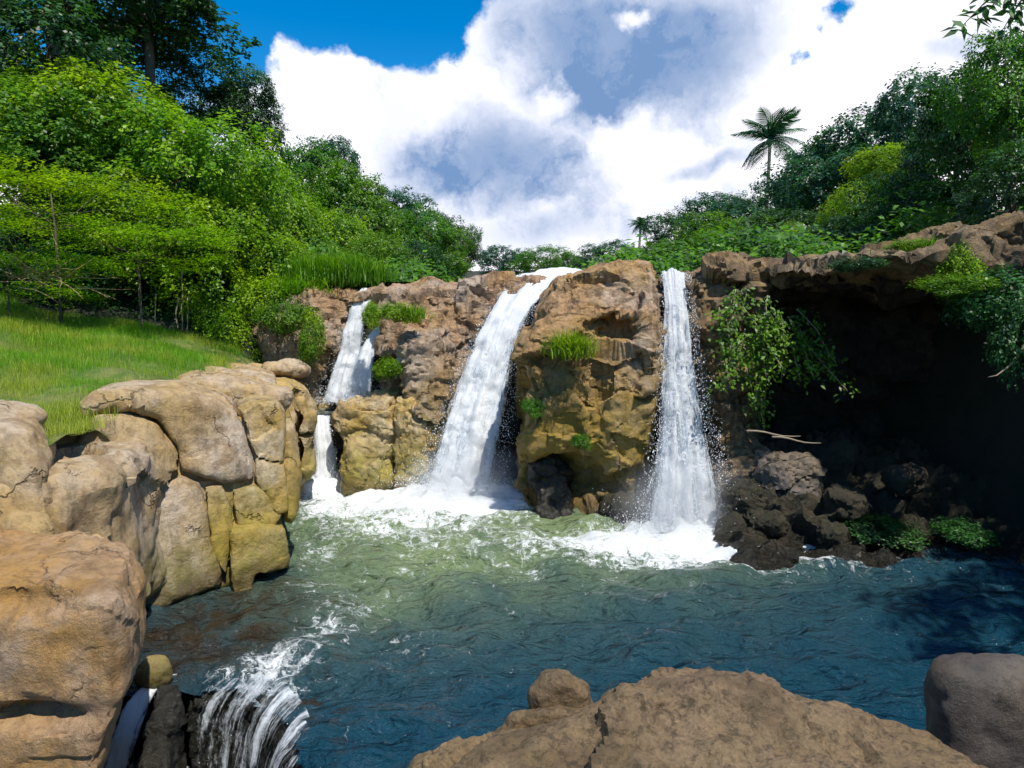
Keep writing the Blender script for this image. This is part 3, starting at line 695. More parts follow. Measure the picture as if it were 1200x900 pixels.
rock('boulder', 'dark boulder leaning in the hollow under the centre crag', 'boulder',
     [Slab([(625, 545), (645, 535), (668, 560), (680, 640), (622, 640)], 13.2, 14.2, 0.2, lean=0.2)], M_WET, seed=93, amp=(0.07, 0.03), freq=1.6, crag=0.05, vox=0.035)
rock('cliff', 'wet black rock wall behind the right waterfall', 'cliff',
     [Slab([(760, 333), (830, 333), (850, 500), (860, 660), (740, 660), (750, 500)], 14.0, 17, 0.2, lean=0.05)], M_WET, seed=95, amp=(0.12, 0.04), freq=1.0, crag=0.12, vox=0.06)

# right cliff with the overhanging ledge
rock('cliff', 'brown broken cliff edge immediately right of the right waterfall', 'cliff',
     [Slab([(806, 322), (850, 312), (900, 306), (905, 400), (900, 520), (905, 640), (860, 700), (846, 640), (842, 560), (828, 500), (818, 430), (810, 380)], 13.1, 17.5, 0.3, lean=-0.03, zref=4),
      Slab([(850, 470), (880, 455), (905, 520), (930, 600), (945, 700), (850, 700), (846, 560)], 12.4, 15, 0.3, lean=0.3, zref=1)],
     M_LEDGE, seed=97, amp=(0.12, 0.04), freq=1.0, crag=0.18, crag_s=1.4, strata=0.05, vox=0.05)
rock('rock_ledge', 'flat topped brown ledge that roofs the dark overhang on the right', 'rock',
     [Slab([(838, 316), (880, 305), (950, 301), (1030, 293), (1110, 293), (1150, 300), (1300, 300), (1340, 320), (1300, 330), (1180, 326), (1080, 322), (950, 328), (870, 338)], 10.9, 17.5, 0.22, shear=(0.1, 0.0), front=lambda x, z: 2.1*sst(6.0, 4.2, x)+2.4*np.clip(4.98-z, 0, 0.8))],
     M_LEDGE, seed=99, amp=(0.20, 0.06), freq=0.8, crag=0.12, crag_s=1.0, strata=0.06, vox=0.07)
rock('boulder', 'sunlit rock hump on the far right end of the ledge', 'boulder',
     [Slab([(1128, 268), (1160, 254), (1210, 250), (1260, 262), (1280, 320), (1128, 320)], 10.9, 13.2, 0.3)], M_LEDGE, seed=101, amp=(0.12, 0.05), freq=1.2, crag=0.08, vox=0.05)
rock('cliff', 'shade-coloured back wall of the overhang on the right bank', 'cliff',
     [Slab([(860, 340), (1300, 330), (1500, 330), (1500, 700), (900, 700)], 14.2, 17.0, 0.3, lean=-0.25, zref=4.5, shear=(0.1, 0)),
      Slab([(870, 322), (1080, 318), (1340, 318), (1340, 352), (1080, 345), (880, 350)], 12.0, 16.0, 0.15, shear=(0.1, 0), front=lambda x, z: 1.4*sst(6.0, 4.2, x)+1.5*np.clip(4.8-z, 0, 0.8)),  # roof under the ledge, in the same shade-darkened rock colour
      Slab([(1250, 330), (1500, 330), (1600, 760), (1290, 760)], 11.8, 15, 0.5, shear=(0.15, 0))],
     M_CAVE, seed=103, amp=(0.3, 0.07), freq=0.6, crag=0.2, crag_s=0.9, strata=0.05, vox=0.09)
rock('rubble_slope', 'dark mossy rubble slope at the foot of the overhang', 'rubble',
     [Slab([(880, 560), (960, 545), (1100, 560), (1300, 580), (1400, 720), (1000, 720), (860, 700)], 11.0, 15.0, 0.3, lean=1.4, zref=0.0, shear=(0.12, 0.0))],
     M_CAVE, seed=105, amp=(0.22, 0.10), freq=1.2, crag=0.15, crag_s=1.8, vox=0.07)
for i, (a, b, yy, rr, lab) in enumerate([
        (925, 560, 12.3, (0.55, 0.5, 0.45), 'pale grey boulder on the rubble under the hanging shrub'),
        (872, 590, 12.0, (0.45, 0.4, 0.35), 'wet boulder splashed by the right waterfall on its right side'),
        (900, 612, 11.7, (0.4, 0.35, 0.25), 'low dark boulder at the waterline right of the right waterfall'),
        (730, 600, 12.9, (0.42, 0.35, 0.3), 'dark wet boulder at the left foot of the right waterfall'),
        (985, 590, 11.6, (0.35, 0.3, 0.22), 'brown boulder midway along the rubble under the overhang'),
        (1055, 560, 11.9, (0.3, 0.3, 0.2), 'small dark boulder high on the rubble under the overhang'),
        (975, 628, 11.2, (0.3, 0.25, 0.2), 'small boulder at the waterline below the dark overhang')]):
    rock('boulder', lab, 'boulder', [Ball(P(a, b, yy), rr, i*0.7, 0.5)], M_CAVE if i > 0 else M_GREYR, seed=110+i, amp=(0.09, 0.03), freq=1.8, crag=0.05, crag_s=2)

for (a, b, lab) in [((875, 505), (938, 512), 'upper pale driftwood pole lying on the rubble right of the right waterfall'), ((905, 512), (962, 520), 'lower driftwood pole lying on the rubble under the hanging shrub')]:
    p, q = P(*a, 11.75), P(*b, 11.9); v, f = tube([(q-p)*s_+Vector((0, 0, 0.02*math.sin(7*s_))) for s_ in np.linspace(0, 1, 7)], [.02, .019, .018, .016, .014, .011, .007], 6)
    tag(mesh_obj('driftwood', v, f, M_PALEBARK, loc=tuple(p)), lab, 'driftwood')
# foreground rocks
rock('boulder', 'long speckled brown rock in the foreground with a low peak', 'boulder',
     [Slab([(500, 915), (600, 876), (650, 855), (720, 815), (780, 790), (845, 776), (905, 795), (980, 828), (1060, 858), (1130, 885), (1200, 960), (1300, 1500), (420, 1500)], 2.8, 3.4, 0.16, shear=(0.15, -0.62)),
      Plan([(-1.0, 2.5), (-0.3, 2.75), (0.35, 3.05), (1.0, 3.2), (1.6, 3.0), (2.1, 2.6), (2.6, 1.6), (2.4, -0.6), (-1.6, -0.6), (-1.5, 1.4)], 0.2, 2.18, 0.3)],
     M_FORE, cut=[Ball(P(1010, 905, 2.7), (0.14, 0.12, 0.05)), Ball(P(775, 832, 3.1), (0.13, 0.08, 0.035))], seed=121, amp=(0.06, 0.018), freq=1.6, crag=0.035, crag_s=1.6, vox=0.022, k=0.3)
rock('rock_slab', 'low pale slab at the bottom edge, left end of the foreground rocks', 'rock',
     [Slab([(478, 905), (520, 884), (580, 868), (640, 866), (640, 980), (470, 980)], 2.95, 3.3, 0.06, shear=(-0.02, -0.6))], M_FORE, seed=128, amp=(0.03, 0.01), freq=2.5, crag=0.02, crag_s=2, vox=0.015)
rock('stone', 'small round topped stone behind the left shoulder of the foreground rock', 'stone',
     [Slab([(622, 812), (640, 790), (662, 787), (688, 803), (698, 826), (690, 860), (620, 860)], 3.45, 3.8, 0.10, shear=(0.07, -0.62))], M_FORE, seed=125, amp=(0.03, 0.01), freq=2.5, vox=0.012)
rock('rock_slab', 'thin pale stone edge sloping to the water left of the foreground rock', 'rock',
     [Slab([(575, 868), (600, 838), (640, 828), (700, 832), (700, 900), (570, 900)], 3.3, 3.55, 0.07, shear=(0.05, -0.6))], M_FORE, seed=127, amp=(0.03, 0.01), freq=2.5, vox=0.015)
rock('boulder', 'smooth dark round boulder cut off by the right edge of the picture', 'boulder',
     [Slab([(1085, 800), (1100, 770), (1140, 760), (1200, 765), (1300, 800), (1350, 1300), (1100, 1300), (1085, 900)], 3.5, 4.6, 0.3, shear=(0.68, -0.62))], M_GREYR, seed=129, amp=(0.05, 0.012), freq=1.4, vox=0.03)

# ------------------------------------------------------------------ waterfalls
def fall_mat():
    m, t, out = newmat('falling water')
    uv = t.add('ShaderNodeAttribute', attribute_name='fuv').outputs['Vector']      # metres across, metres down, 0..1 across
    ed = t.add('ShaderNodeAttribute', attribute_name='dens').outputs['Fac']
    pos = t.add('ShaderNodeNewGeometry').outputs['Position']
    wv = t.vmath('ADD', uv, t.vmath('SCALE', t.noise(uv, 1.6, 4, 0.6, out=1), None))
    wv.node.inputs[1].links[0].from_node.inputs['Scale'].default_value = 0.22
    s1 = t.noise(t.mapping(wv, (7, 0.55, 0)), 1.0, 5, 0.62)
    s2 = t.noise(t.mapping(wv, (22, 2.2, 0), (5, 3, 0)), 1.0, 5, 0.7)
    gr = t.noise(pos, 16, 6, 0.8)
    f = t.math('ADD', t.math('ADD', t.math('MULTIPLY', s1, 0.8), t.math('MULTIPLY', s2, 0.5)), t.math('MULTIPLY', gr, 0.28))
    f = t.math('ADD', f, ed)
    al = t.ramp(f, 0.80, 1.02)
    b = t.add('ShaderNodeBsdfPrincipled')
    col = t.mix(t.ramp(f, 0.90, 1.25), (0.74, 0.80, 0.86), (0.96, 0.97, 0.98))
    t.l.new(col, b.inputs['Base Color']); b.inputs['Roughness'].default_value = 0.45
    h = t.math('ADD', s2, t.math('MULTIPLY', gr, 0.6)); t.l.new(bump(t, h, 0.08, 0.7), b.inputs['Normal'])
    tl = t.add('ShaderNodeBsdfTranslucent'); tl.inputs[0].default_value = (0.85, 0.9, 0.95, 1)
    m1 = t.add('ShaderNodeMixShader'); m1.inputs[0].default_value = 0.25; t.l.new(b.outputs[0], m1.inputs[1]); t.l.new(tl.outputs[0], m1.inputs[2])
    tr = t.add('ShaderNodeBsdfTransparent'); tr.inputs[0].default_value = (0.9, 0.93, 0.95, 1)
    m2 = t.add('ShaderNodeMixShader'); t.l.new(al, m2.inputs[0]); t.l.new(tr.outputs[0], m2.inputs[1]); t.l.new(m1.outputs[0], m2.inputs[2])
    t.l.new(m2.outputs[0], out.inputs[0]); return m
M_FALL = fall_mat()
mm, tt, oo = newmat('spray drops'); bb = tt.add('ShaderNodeBsdfPrincipled'); bb.inputs['Base Color'].default_value = (0.92, 0.94, 0.96, 1)
bb.inputs['Roughness'].default_value = 0.3; tt.l.new(bb.outputs[0], oo.inputs[0]); M_SPRAY = mm

def resample(rows, nu, nv):
    """rows: list of polylines (each a list of 3-D points, same count); returns nv x nu x 3"""
    A = np.array([[list(p) for p in r] for r in rows], float)            # R x C x 3
    def interp(A, n, axis_):
        A = np.moveaxis(A, axis_, 0); m = len(A); d = np.linalg.norm(np.diff(A, axis=0), axis=-1).reshape(m-1, -1).mean(1)+1e-6
        s = np.concatenate([[0], np.cumsum(d)]); q = np.linspace(0, s[-1], n)
        out = np.zeros((n,)+A.shape[1:])
        # Catmull-Rom
        k = np.clip(np.searchsorted(s, q, 'right')-1, 0, m-2); t = ((q-s[k])/(s[k+1]-s[k]))
        sh = (-1,)+(1,)*(A.ndim-1); t = t.reshape(sh)
        p0, p1, p2, p3 = A[np.clip(k-1, 0, m-1)], A[k], A[k+1], A[np.clip(k+2, 0, m-1)]
        out = 0.5*((2*p1)+(-p0+p2)*t+(2*p0-5*p1+4*p2-p3)*t*t+(-p0+3*p1-3*p2+p3)*t**3)
        return np.moveaxis(out, 0, axis_)
    return interp(interp(A, nv, 0), nu, 1)
def waterfall(name, label, rows, res=0.05, layers=((0.0, 0.25), (-0.10, 0.05)), bulge=0.25, spray=2500, spray_r=(0.003, 0.008), seed=1, top_dens=0.0, low_dens=0.0, rough=0.06, foot=None):
    t = thing(name, label, 'waterfall', tuple(rows[-1][0]))
    W = np.linalg.norm(np.array(rows[-1][-1])-np.array(rows[-1][0])); Lh = sum((Vector(rows[i+1][0])-Vector(rows[i][0])).length for i in range(len(rows)-1))
    nu, nv = max(10, int(W/res)), max(20, int(Lh/res)); S0 = resample(rows, nu, nv)
    org = np.array(t.location); rng = np.random.default_rng(seed)
    for li, (off, dens) in enumerate(layers):
        S = S0.copy(); tv = np.gradient(S, axis=0); tu = np.gradient(S, axis=1); n = np.cross(tu, tv); n /= np.linalg.norm(n, axis=-1)[..., None]+1e-9
        n = np.where((n[..., 1] > 0)[..., None], -n, n)
        U, V = np.meshgrid(np.linspace(0, 1, nu), np.linspace(0, 1, nv))
        um = U*W; vm = V*Lh
        fl = np.stack([um.ravel()*5+li*9, vm.ravel()*0.7, 0*um.ravel()], 1)
        rib = fbm(fl, seed+li, 3).reshape(U.shape); lump = fbm(S.reshape(-1, 3)*2.6, seed+5+li, 3).reshape(U.shape)
        grow = 0.35+0.9*V
        S = S+n*((off+bulge*np.sin(np.pi*U)**0.7*(0.4+0.6*V))+rough*rib*grow*1.4+rough*lump*grow*1.2)[..., None]
        edge = np.minimum(U, 1-U)*W
        de = dens-0.62*np.exp(-edge/(0.07+0.13*V))+top_dens*(1-V)+low_dens*V
        verts = S.reshape(-1, 3)-org; idx = np.arange(nu*nv).reshape(nv, nu)
        f = np.stack([idx[:-1, :-1].ravel(), idx[:-1, 1:].ravel(), idx[1:, 1:].ravel(), idx[1:, :-1].ravel()], 1)
        mesh_obj('water_sheet', verts, f, M_FALL, t, attrs={'fuv': np.stack([um.ravel()+li*31, vm.ravel()+li*7, U.ravel()], 1), 'dens': de.ravel()})
    if spray:
        n1 = spray; v = rng.random(n1)**0.6; u = rng.random(n1)
        side = rng.random(n1) < 0.25; u = np.where(side, np.where(rng.random(n1) < .5, -0.06, 1.06)+rng.normal(0, 0.03, n1), u)
        iv = (v*(nv-1)).astype(int); iu = np.clip(u*(nu-1), 0, nu-1).astype(int)
        p = S0[iv, iu]+(u-np.clip(u, 0, 1))[:, None]*(S0[iv, -1]-S0[iv, 0])
        p[:, 1] -= bulge+rng.exponential(0.12, n1)*(0.3+v); p += rng.normal(0, 0.07, (n1, 3))*(0.2+v)[:, None]
        # splash thrown up at the foot
        n2 = int(spray*0.8); iu = rng.integers(0, nu, n2); b = S0[-1, iu]
        d = np.stack([rng.normal(0, 0.38, n2), rng.normal(-0.15, 0.30, n2), rng.exponential(0.16, n2)], 1)*min(1.0, W)
        b = b+d*np.array([1, 1, 1]); p = np.concatenate([p, b]); n = len(p)
        p[:, 2] = np.maximum(p[:, 2], rows[-1][0][2]+0.0)
        r = rng.uniform(*spray_r, n)*(1+(rng.random(n) < .06)*1.0)
        oc = np.array([[1, 0, 0], [-1, 0, 0], [0, 1, 0], [0, -1, 0], [0, 0, 1.5], [0, 0, -1.5]])
        fc = np.array([[0, 2, 4], [2, 1, 4], [1, 3, 4], [3, 0, 4], [2, 0, 5], [1, 2, 5], [3, 1, 5], [0, 3, 5]])
        V_ = (p[:, None, :]+oc[None]*r[:, None, None]).reshape(-1, 3)-org; F_ = (np.arange(n)[:, None, None]*6+fc[None]).reshape(-1, 3)
        o = mesh_obj('spray', V_, F_, M_SPRAY, t); o['kind'] = 'stuff'
    return t
def row(l, r, yl, yr=None, mid=0.0):
    a, b = P(l[0], l[1], yl), P(r[0], r[1], yr or yl); m = (a+b)/2; m.y -= mid
    return [tuple(a), tuple(a.lerp(m, .5)), tuple(m), tuple(m.lerp(b, .5)), tuple(b)]
waterfall('waterfall', 'broad slanting white waterfall in the middle, the widest of them', [
    row((622, 322), (690, 318), 19.2), row((598, 328), (680, 320), 18.0), row((585, 348), (652, 335), 17.2), row((565, 385), (624, 365), 16.5), row((545, 425), (606, 412), 16.0),
    row((522, 480), (596, 470), 15.6), row((503, 530), (588, 525), 15.25), row((488, 566), (578, 585), 15.0)], bulge=0.30, spray=7000, seed=3, layers=((0.0, 0.33), (-0.10, 0.12), (-0.2, 0.0)), top_dens=0.06)
waterfall('waterfall', 'straight narrow white waterfall that drops beside the right cliff', [
    row((774, 322), (806, 322), 15.2), row((776, 328), (803, 327), 14.1), row((777, 360), (806, 360), 13.5), row((775, 420), (812, 420), 13.1), row((771, 480), (822, 480), 12.85),
    row((764, 540), (836, 540), 12.65), row((752, 590), (846, 590), 12.5), row((742, 622), (856, 622), 12.4)], bulge=0.25, spray=7500, seed=7, layers=((0.0, 0.32), (-0.10, 0.14), (-0.2, 0.0)), top_dens=0.0)
waterfall('waterfall', 'thin twin stranded waterfall at the left above the rock basin', [
    row((424, 340), (446, 338), 18.6), row((414, 352), (440, 345), 17.9), row((402, 385), (430, 375), 17.6), row((395, 420), (425, 415), 17.4), row((382, 450), (424, 450), 17.2), row((374, 472), (424, 472), 17.1)],
    bulge=0.12, spray=1200, seed=11, layers=((0.0, 0.42), (-0.08, 0.12)))
waterfall('waterfall', 'second slanting strand of water right of the thin left waterfall', [
    row((438, 385), (452, 380), 17.6), row((428, 400), (446, 395), 17.4), row((412, 430), (440, 430), 17.1), row((396, 470), (440, 472), 17.0)],
    bulge=0.08, spray=500, seed=12, layers=((0.0, 0.38),))
waterfall('waterfall', 'short white step of falling water below the rock basin at the left', [
    row((370, 486), (388, 486), 16.75), row((368, 498), (388, 498), 16.5), row((367, 530), (394, 530), 16.15), row((366, 564), (400, 564), 16.05)],
    bulge=0.12, spray=1500, seed=13, layers=((0.0, 0.45), (-0.05, 0.25)))
# the two little cascades of the spillway
def lerp_rows(top, offs):
    return [[tuple(Vector(p)+Vector(o)*k) for p, k in zip(top, ks)] for (o, ks) in offs]
ct = [LIP[1]+Vector((0.02, 0, 0)), LIP[2], LIP[3], LIP[4], LIP[5]]
K1 = (1,)*5
waterfall('cascade', 'fanned veil of water pouring over the dark lip at the bottom left', lerp_rows(ct, [
    ((0.10, 0.22, 0.01), K1), ((0, 0, -0.04), K1), ((-0.10, -0.16, -0.22), K1), ((-0.17, -0.28, -0.75), K1), ((-0.22, -0.36, -1.38), K1)]),
    res=0.025, bulge=0.03, spray=250, spray_r=(0.0015, 0.003), seed=17, layers=((0.0, 0.025),), rough=0.02, top_dens=0.06)
ch = [G(186, 810), G(178, 812), G(170, 814), G(162, 816), G(152, 818)]
ch = ch[::-1]
waterfall('cascade', 'narrow white chute squeezed between the corner boulder and the wet rock', lerp_rows(ch, [
    ((0.15, 0.35, 0.01), K1), ((0, 0, 0.0), K1), ((-0.05, -0.22, -0.20), K1), ((-0.10, -0.42, -0.65), K1), ((-0.16, -0.65, -1.38), K1)]),
    res=0.02, bulge=0.03, spray=120, spray_r=(0.0015, 0.003), seed=19, layers=((0.0, 0.65),), rough=0.04)

# ------------------------------------------------------------------ vegetation
def leaves(cen, nrm_dir, rng, L, W, droop=0.3):
    """kite-shaped leaf quads; cen (n,3), nrm_dir (n,3) outward directions"""
    n = len(cen)
    nn = nrm_dir*0.8+np.array([0, 0, 0.75])+rng.normal(0, 0.45, (n, 3)); nn /= np.linalg.norm(nn, axis=1)[:, None]
    t = rng.normal(0, 1, (n, 3))+nrm_dir*0.6; t[:, 2] -= droop; t -= nn*(t*nn).sum(1)[:, None]; t /= np.linalg.norm(t, axis=1)[:, None]+1e-9
    b = np.cross(nn, t); l = (L*rng.uniform(0.6, 1.25, n))[:, None]; w_ = (W*rng.uniform(0.7, 1.2, n))[:, None]
    v = np.stack([cen, cen+t*l*0.45+b*w_*0.5, cen+t*l-nn*l*0.18, cen+t*l*0.45-b*w_*0.5], 1)
    r = np.repeat(rng.random(n), 4)
    return v.reshape(-1, 3), np.arange(n*4).reshape(n, 4), r
def crown_arrays(seed, R_, nl, nleaf, L, W, style='round', squash=0.8):
    """leaf clumps on twigs all over an uneven cluster of lobes, crown radius R_, centre at the origin"""
    rng = np.random.default_rng(seed)
    d = rng.normal(0, 1, (nl, 3)); d /= np.linalg.norm(d, axis=1)[:, None]
    c = d*R_*rng.uniform(0.35, 0.80, (nl, 1)); c[:, 2] *= squash
    c[0] = (0, 0, 0.1*R_); lr = R_*rng.uniform(0.20, 0.44, nl); lr[0] = R_*0.55
    ntw = nleaf//14
    pl = rng.choice(nl, ntw, p=lr**2/np.sum(lr**2))
    u = rng.normal(0, 1, (ntw, 3)); u[:, 2] = np.where(u[:, 2] < -0.3, u[:, 2]*0.5, u[:, 2]); u /= np.linalg.norm(u, axis=1)[:, None]
    # light and dark clumps: lobes are themselves lumpy
    lump = fbm(u*2.2+pl[:, None]*7.7, seed, 3)
    rr = lr[pl]*(0.92+0.36*lump)*rng.uniform(0.82, 1.06, ntw)
    if style == 'feather': u[:, 2] *= 0.45
    p = c[pl]+u*rr[:, None]; 
    inside = np.zeros(ntw, bool)
    for k in range(nl): inside |= (np.linalg.norm(p-c[k], axis=1) < lr[k]*0.72)
    keep = ~inside & (lump > -0.45); p, u, pl = p[keep], u[keep], pl[keep]; m = 14
    tw = u*np.array([1, 1, 0.5])+rng.normal(0, 0.5, u.shape)
    if style == 'vine': tw = u*0.35+np.array([0, 0, -1.0])+rng.normal(0, 0.2, u.shape)
    if style == 'feather': tw = u*np.array([1, 1, 0])+rng.normal(0, 0.35, u.shape)*np.array([1, 1, 0.2])+np.array([0, 0, -0.12])
    tw /= np.linalg.norm(tw, axis=1)[:, None]; ln = {'round': 0.42, 'vine': 0.9, 'feather': 0.95}[style]*(0.5+0.25*R_/3)
    s = (np.arange(m)+rng.random((len(p), m)))/m
    cen = p[:, None, :]+tw[:, None, :]*(s*ln)[..., None]+rng.normal(0, 0.055 if style != 'feather' else 0.03, (len(p), m, 3))*(1+L*3)
    if style == 'feather':
        perp = np.cross(tw, [0, 0, 1.0]); side = rng.choice([-1, 1], (len(p), m)); cen += perp[:, None, :]*(side*rng.random((len(p), m))*0.16)[..., None]
    un = np.repeat(u[:, None, :], m, 1)
    if style == 'feather': un = un*0.1+np.array([0, 0, 1.0])
    return leaves(cen.reshape(-1, 3), un.reshape(-1, 3), rng, L, W, 0.9 if style == 'vine' else 0.35), c, lr
def limb_arrays(c, lr, base, rng, r0, forks=True):
    parts = []
    top = Vector((0, 0, -0.15*abs(base[2])*0)); b = Vector(base)
    mid = Vector((0, 0, -0.45*abs(c[:, 0]).max()-0.6))+Vector((rng.normal(0, .12), rng.normal(0, .12), 0))*0.4
    parts.append(tube([b-Vector((0, 0, 0.4)), b+Vector((0, 0, 0.1)), b.lerp(mid, 0.5), mid, mid.lerp(Vector(c[0]), 0.6), Vector(c[0])], [r0*1.6, r0*1.15, r0, r0*0.85, r0*0.6, r0*0.25], 8))
    for k in range(1, len(c)):
        e = Vector(c[k]); st = mid.lerp(Vector(c[0]), 0.1+0.5*rng.random())
        m1 = st.lerp(e, 0.5)+Vector((rng.normal(0, .1), rng.normal(0, .1), -0.06))*e.length
        parts.append(tube([st, m1, st.lerp(e, 0.85), e], [r0*0.5, r0*0.32, r0*0.16, r0*0.04], 5))
    return merge(parts)
CROWNS = {}
def crown_variant(key, seed, R_, nl, nleaf, L, W, style, squash, mat, trunk_h, r0, bark=None):
    (v, f, r), c, lr = crown_arrays(seed, R_, nl, nleaf, L, W, style, squash)
    o = mesh_obj('crown', v, f, mat, attrs={'rnd': r}, smooth=False)
    rng = np.random.default_rng(seed+5); tv, tf = limb_arrays(c, lr, (0, 0, -trunk_h), rng, r0)
    tr = mesh_obj('trunk', tv, tf, bark or M_BARK)
    COL.objects.unlink(o); COL.objects.unlink(tr)
    CROWNS[key] = (o.data, tr.data, R_, trunk_h)
    bpy.data.objects.remove(o); bpy.data.objects.remove(tr)
#                key       seed R  lobes leaves  L    W    style  squash mat
V = crown_variant
V('vivid_a', 201, 3.0, 19, 42000, .15, .10, 'vine', .9, L_VIVID, 14, .13)
V('vivid_b', 202, 3.0, 22, 42000, .15, .10, 'vine', 1.0, L_VIVID, 14, .13)
V('mid_a', 203, 3.0, 20, 36000, .16, .09, 'round', .85, L_MID, 14, .13)
V('mid_b', 204, 3.0, 24, 36000, .16, .09, 'round', .75, L_MID, 14, .13)
V('dark_a', 205, 3.0, 14, 30000, .17, .09, 'round', .8, L_DARK, 14, .15)
V('dark_b', 206, 3.0, 10, 30000, .17, .09, 'round', .9, L_DARK, 14, .15)
V('blue_a', 207, 3.0, 14, 26000, .18, .10, 'round', .8, L_BLUE, 14, .13)
V('feath_a', 208, 3.0, 14, 42000, .085, .05, 'feather', .8, L_FEATH, 12, .035)
V('feath_b', 209, 3.0, 12, 42000, .085, .05, 'feather', .7, L_FEATH, 12, .035)
V('yel_a', 210, 2.0, 9, 20000, .16, .06, 'round', .9, L_YEL, 8.0, .07)
V('yel_b', 211, 2.0, 10, 20000, .16, .05, 'vine', .9, L_YEL, 8.0, .07)
V('open_a', 212, 3.0, 16, 16000, .20, .10, 'round', .6, L_DARK, 14, .2, M_PALEBARK)
V('shrub_a', 213, 1.0, 9, 9000, .10, .055, 'round', .8, L_MID, 1.0, .03)
V('shrub_b', 214, 1.0, 9, 9000, .10, .06, 'vine', .8, L_VIVID, 1.0, .03)
V('shrub_d', 215, 1.0, 9, 9000, .11, .06, 'round', .8, L_DARK, 1.0, .03)
def plant(key, px, top, bot, width, Yd, label, name='tree', cat='tree', group=None, seed=None, trunk=True, flat=1.0, depth=None):
    """a crown that spans photo rows top..bot and `width` photo pixels at Yd metres; its trunk reaches the ground"""
    cd, td, R0, th = CROWNS[key]
    a, b = P(px, top, Yd), P(px, bot, Yd); rz = (a.z-b.z)/2
    dist = Yd/ray(px, (top+bot)/2).y; rx = width/2/FPX*dist
    z = (a.z+b.z)/2; g = float(H([a.x], [Yd])[0]); base_z = min(g, z-rz)
    rng = random.Random(seed if seed is not None else int(px*7+top*3+Yd))
    sx, sz = rx/R0, rz/R0; x = (a.x+b.x)/2
    t = thing(name, label, cat, (x, Yd, base_z), 0, group)
    ang = rng.uniform(0, 6.28)
    c = bpy.data.objects.new('crown', cd); COL.objects.link(c); c.parent = t; c.location = (0, 0, z-base_z); c.rotation_euler = (0, 0, ang)
    c.scale = (sx, sx if depth is None else depth/R0, sz)
    if depth is not None: c.rotation_euler = (0, 0, 0 if rng.random() < .5 else math.pi)
    if trunk:
        k = bpy.data.objects.new('trunk' if cat in ('tree', 'bamboo') else 'stem', td); COL.objects.link(k); k.parent = t; k.location = (0, 0, z-base_z); k.rotation_euler = c.rotation_euler
        k.scale = (sx, c.scale[1], sz)
    return t
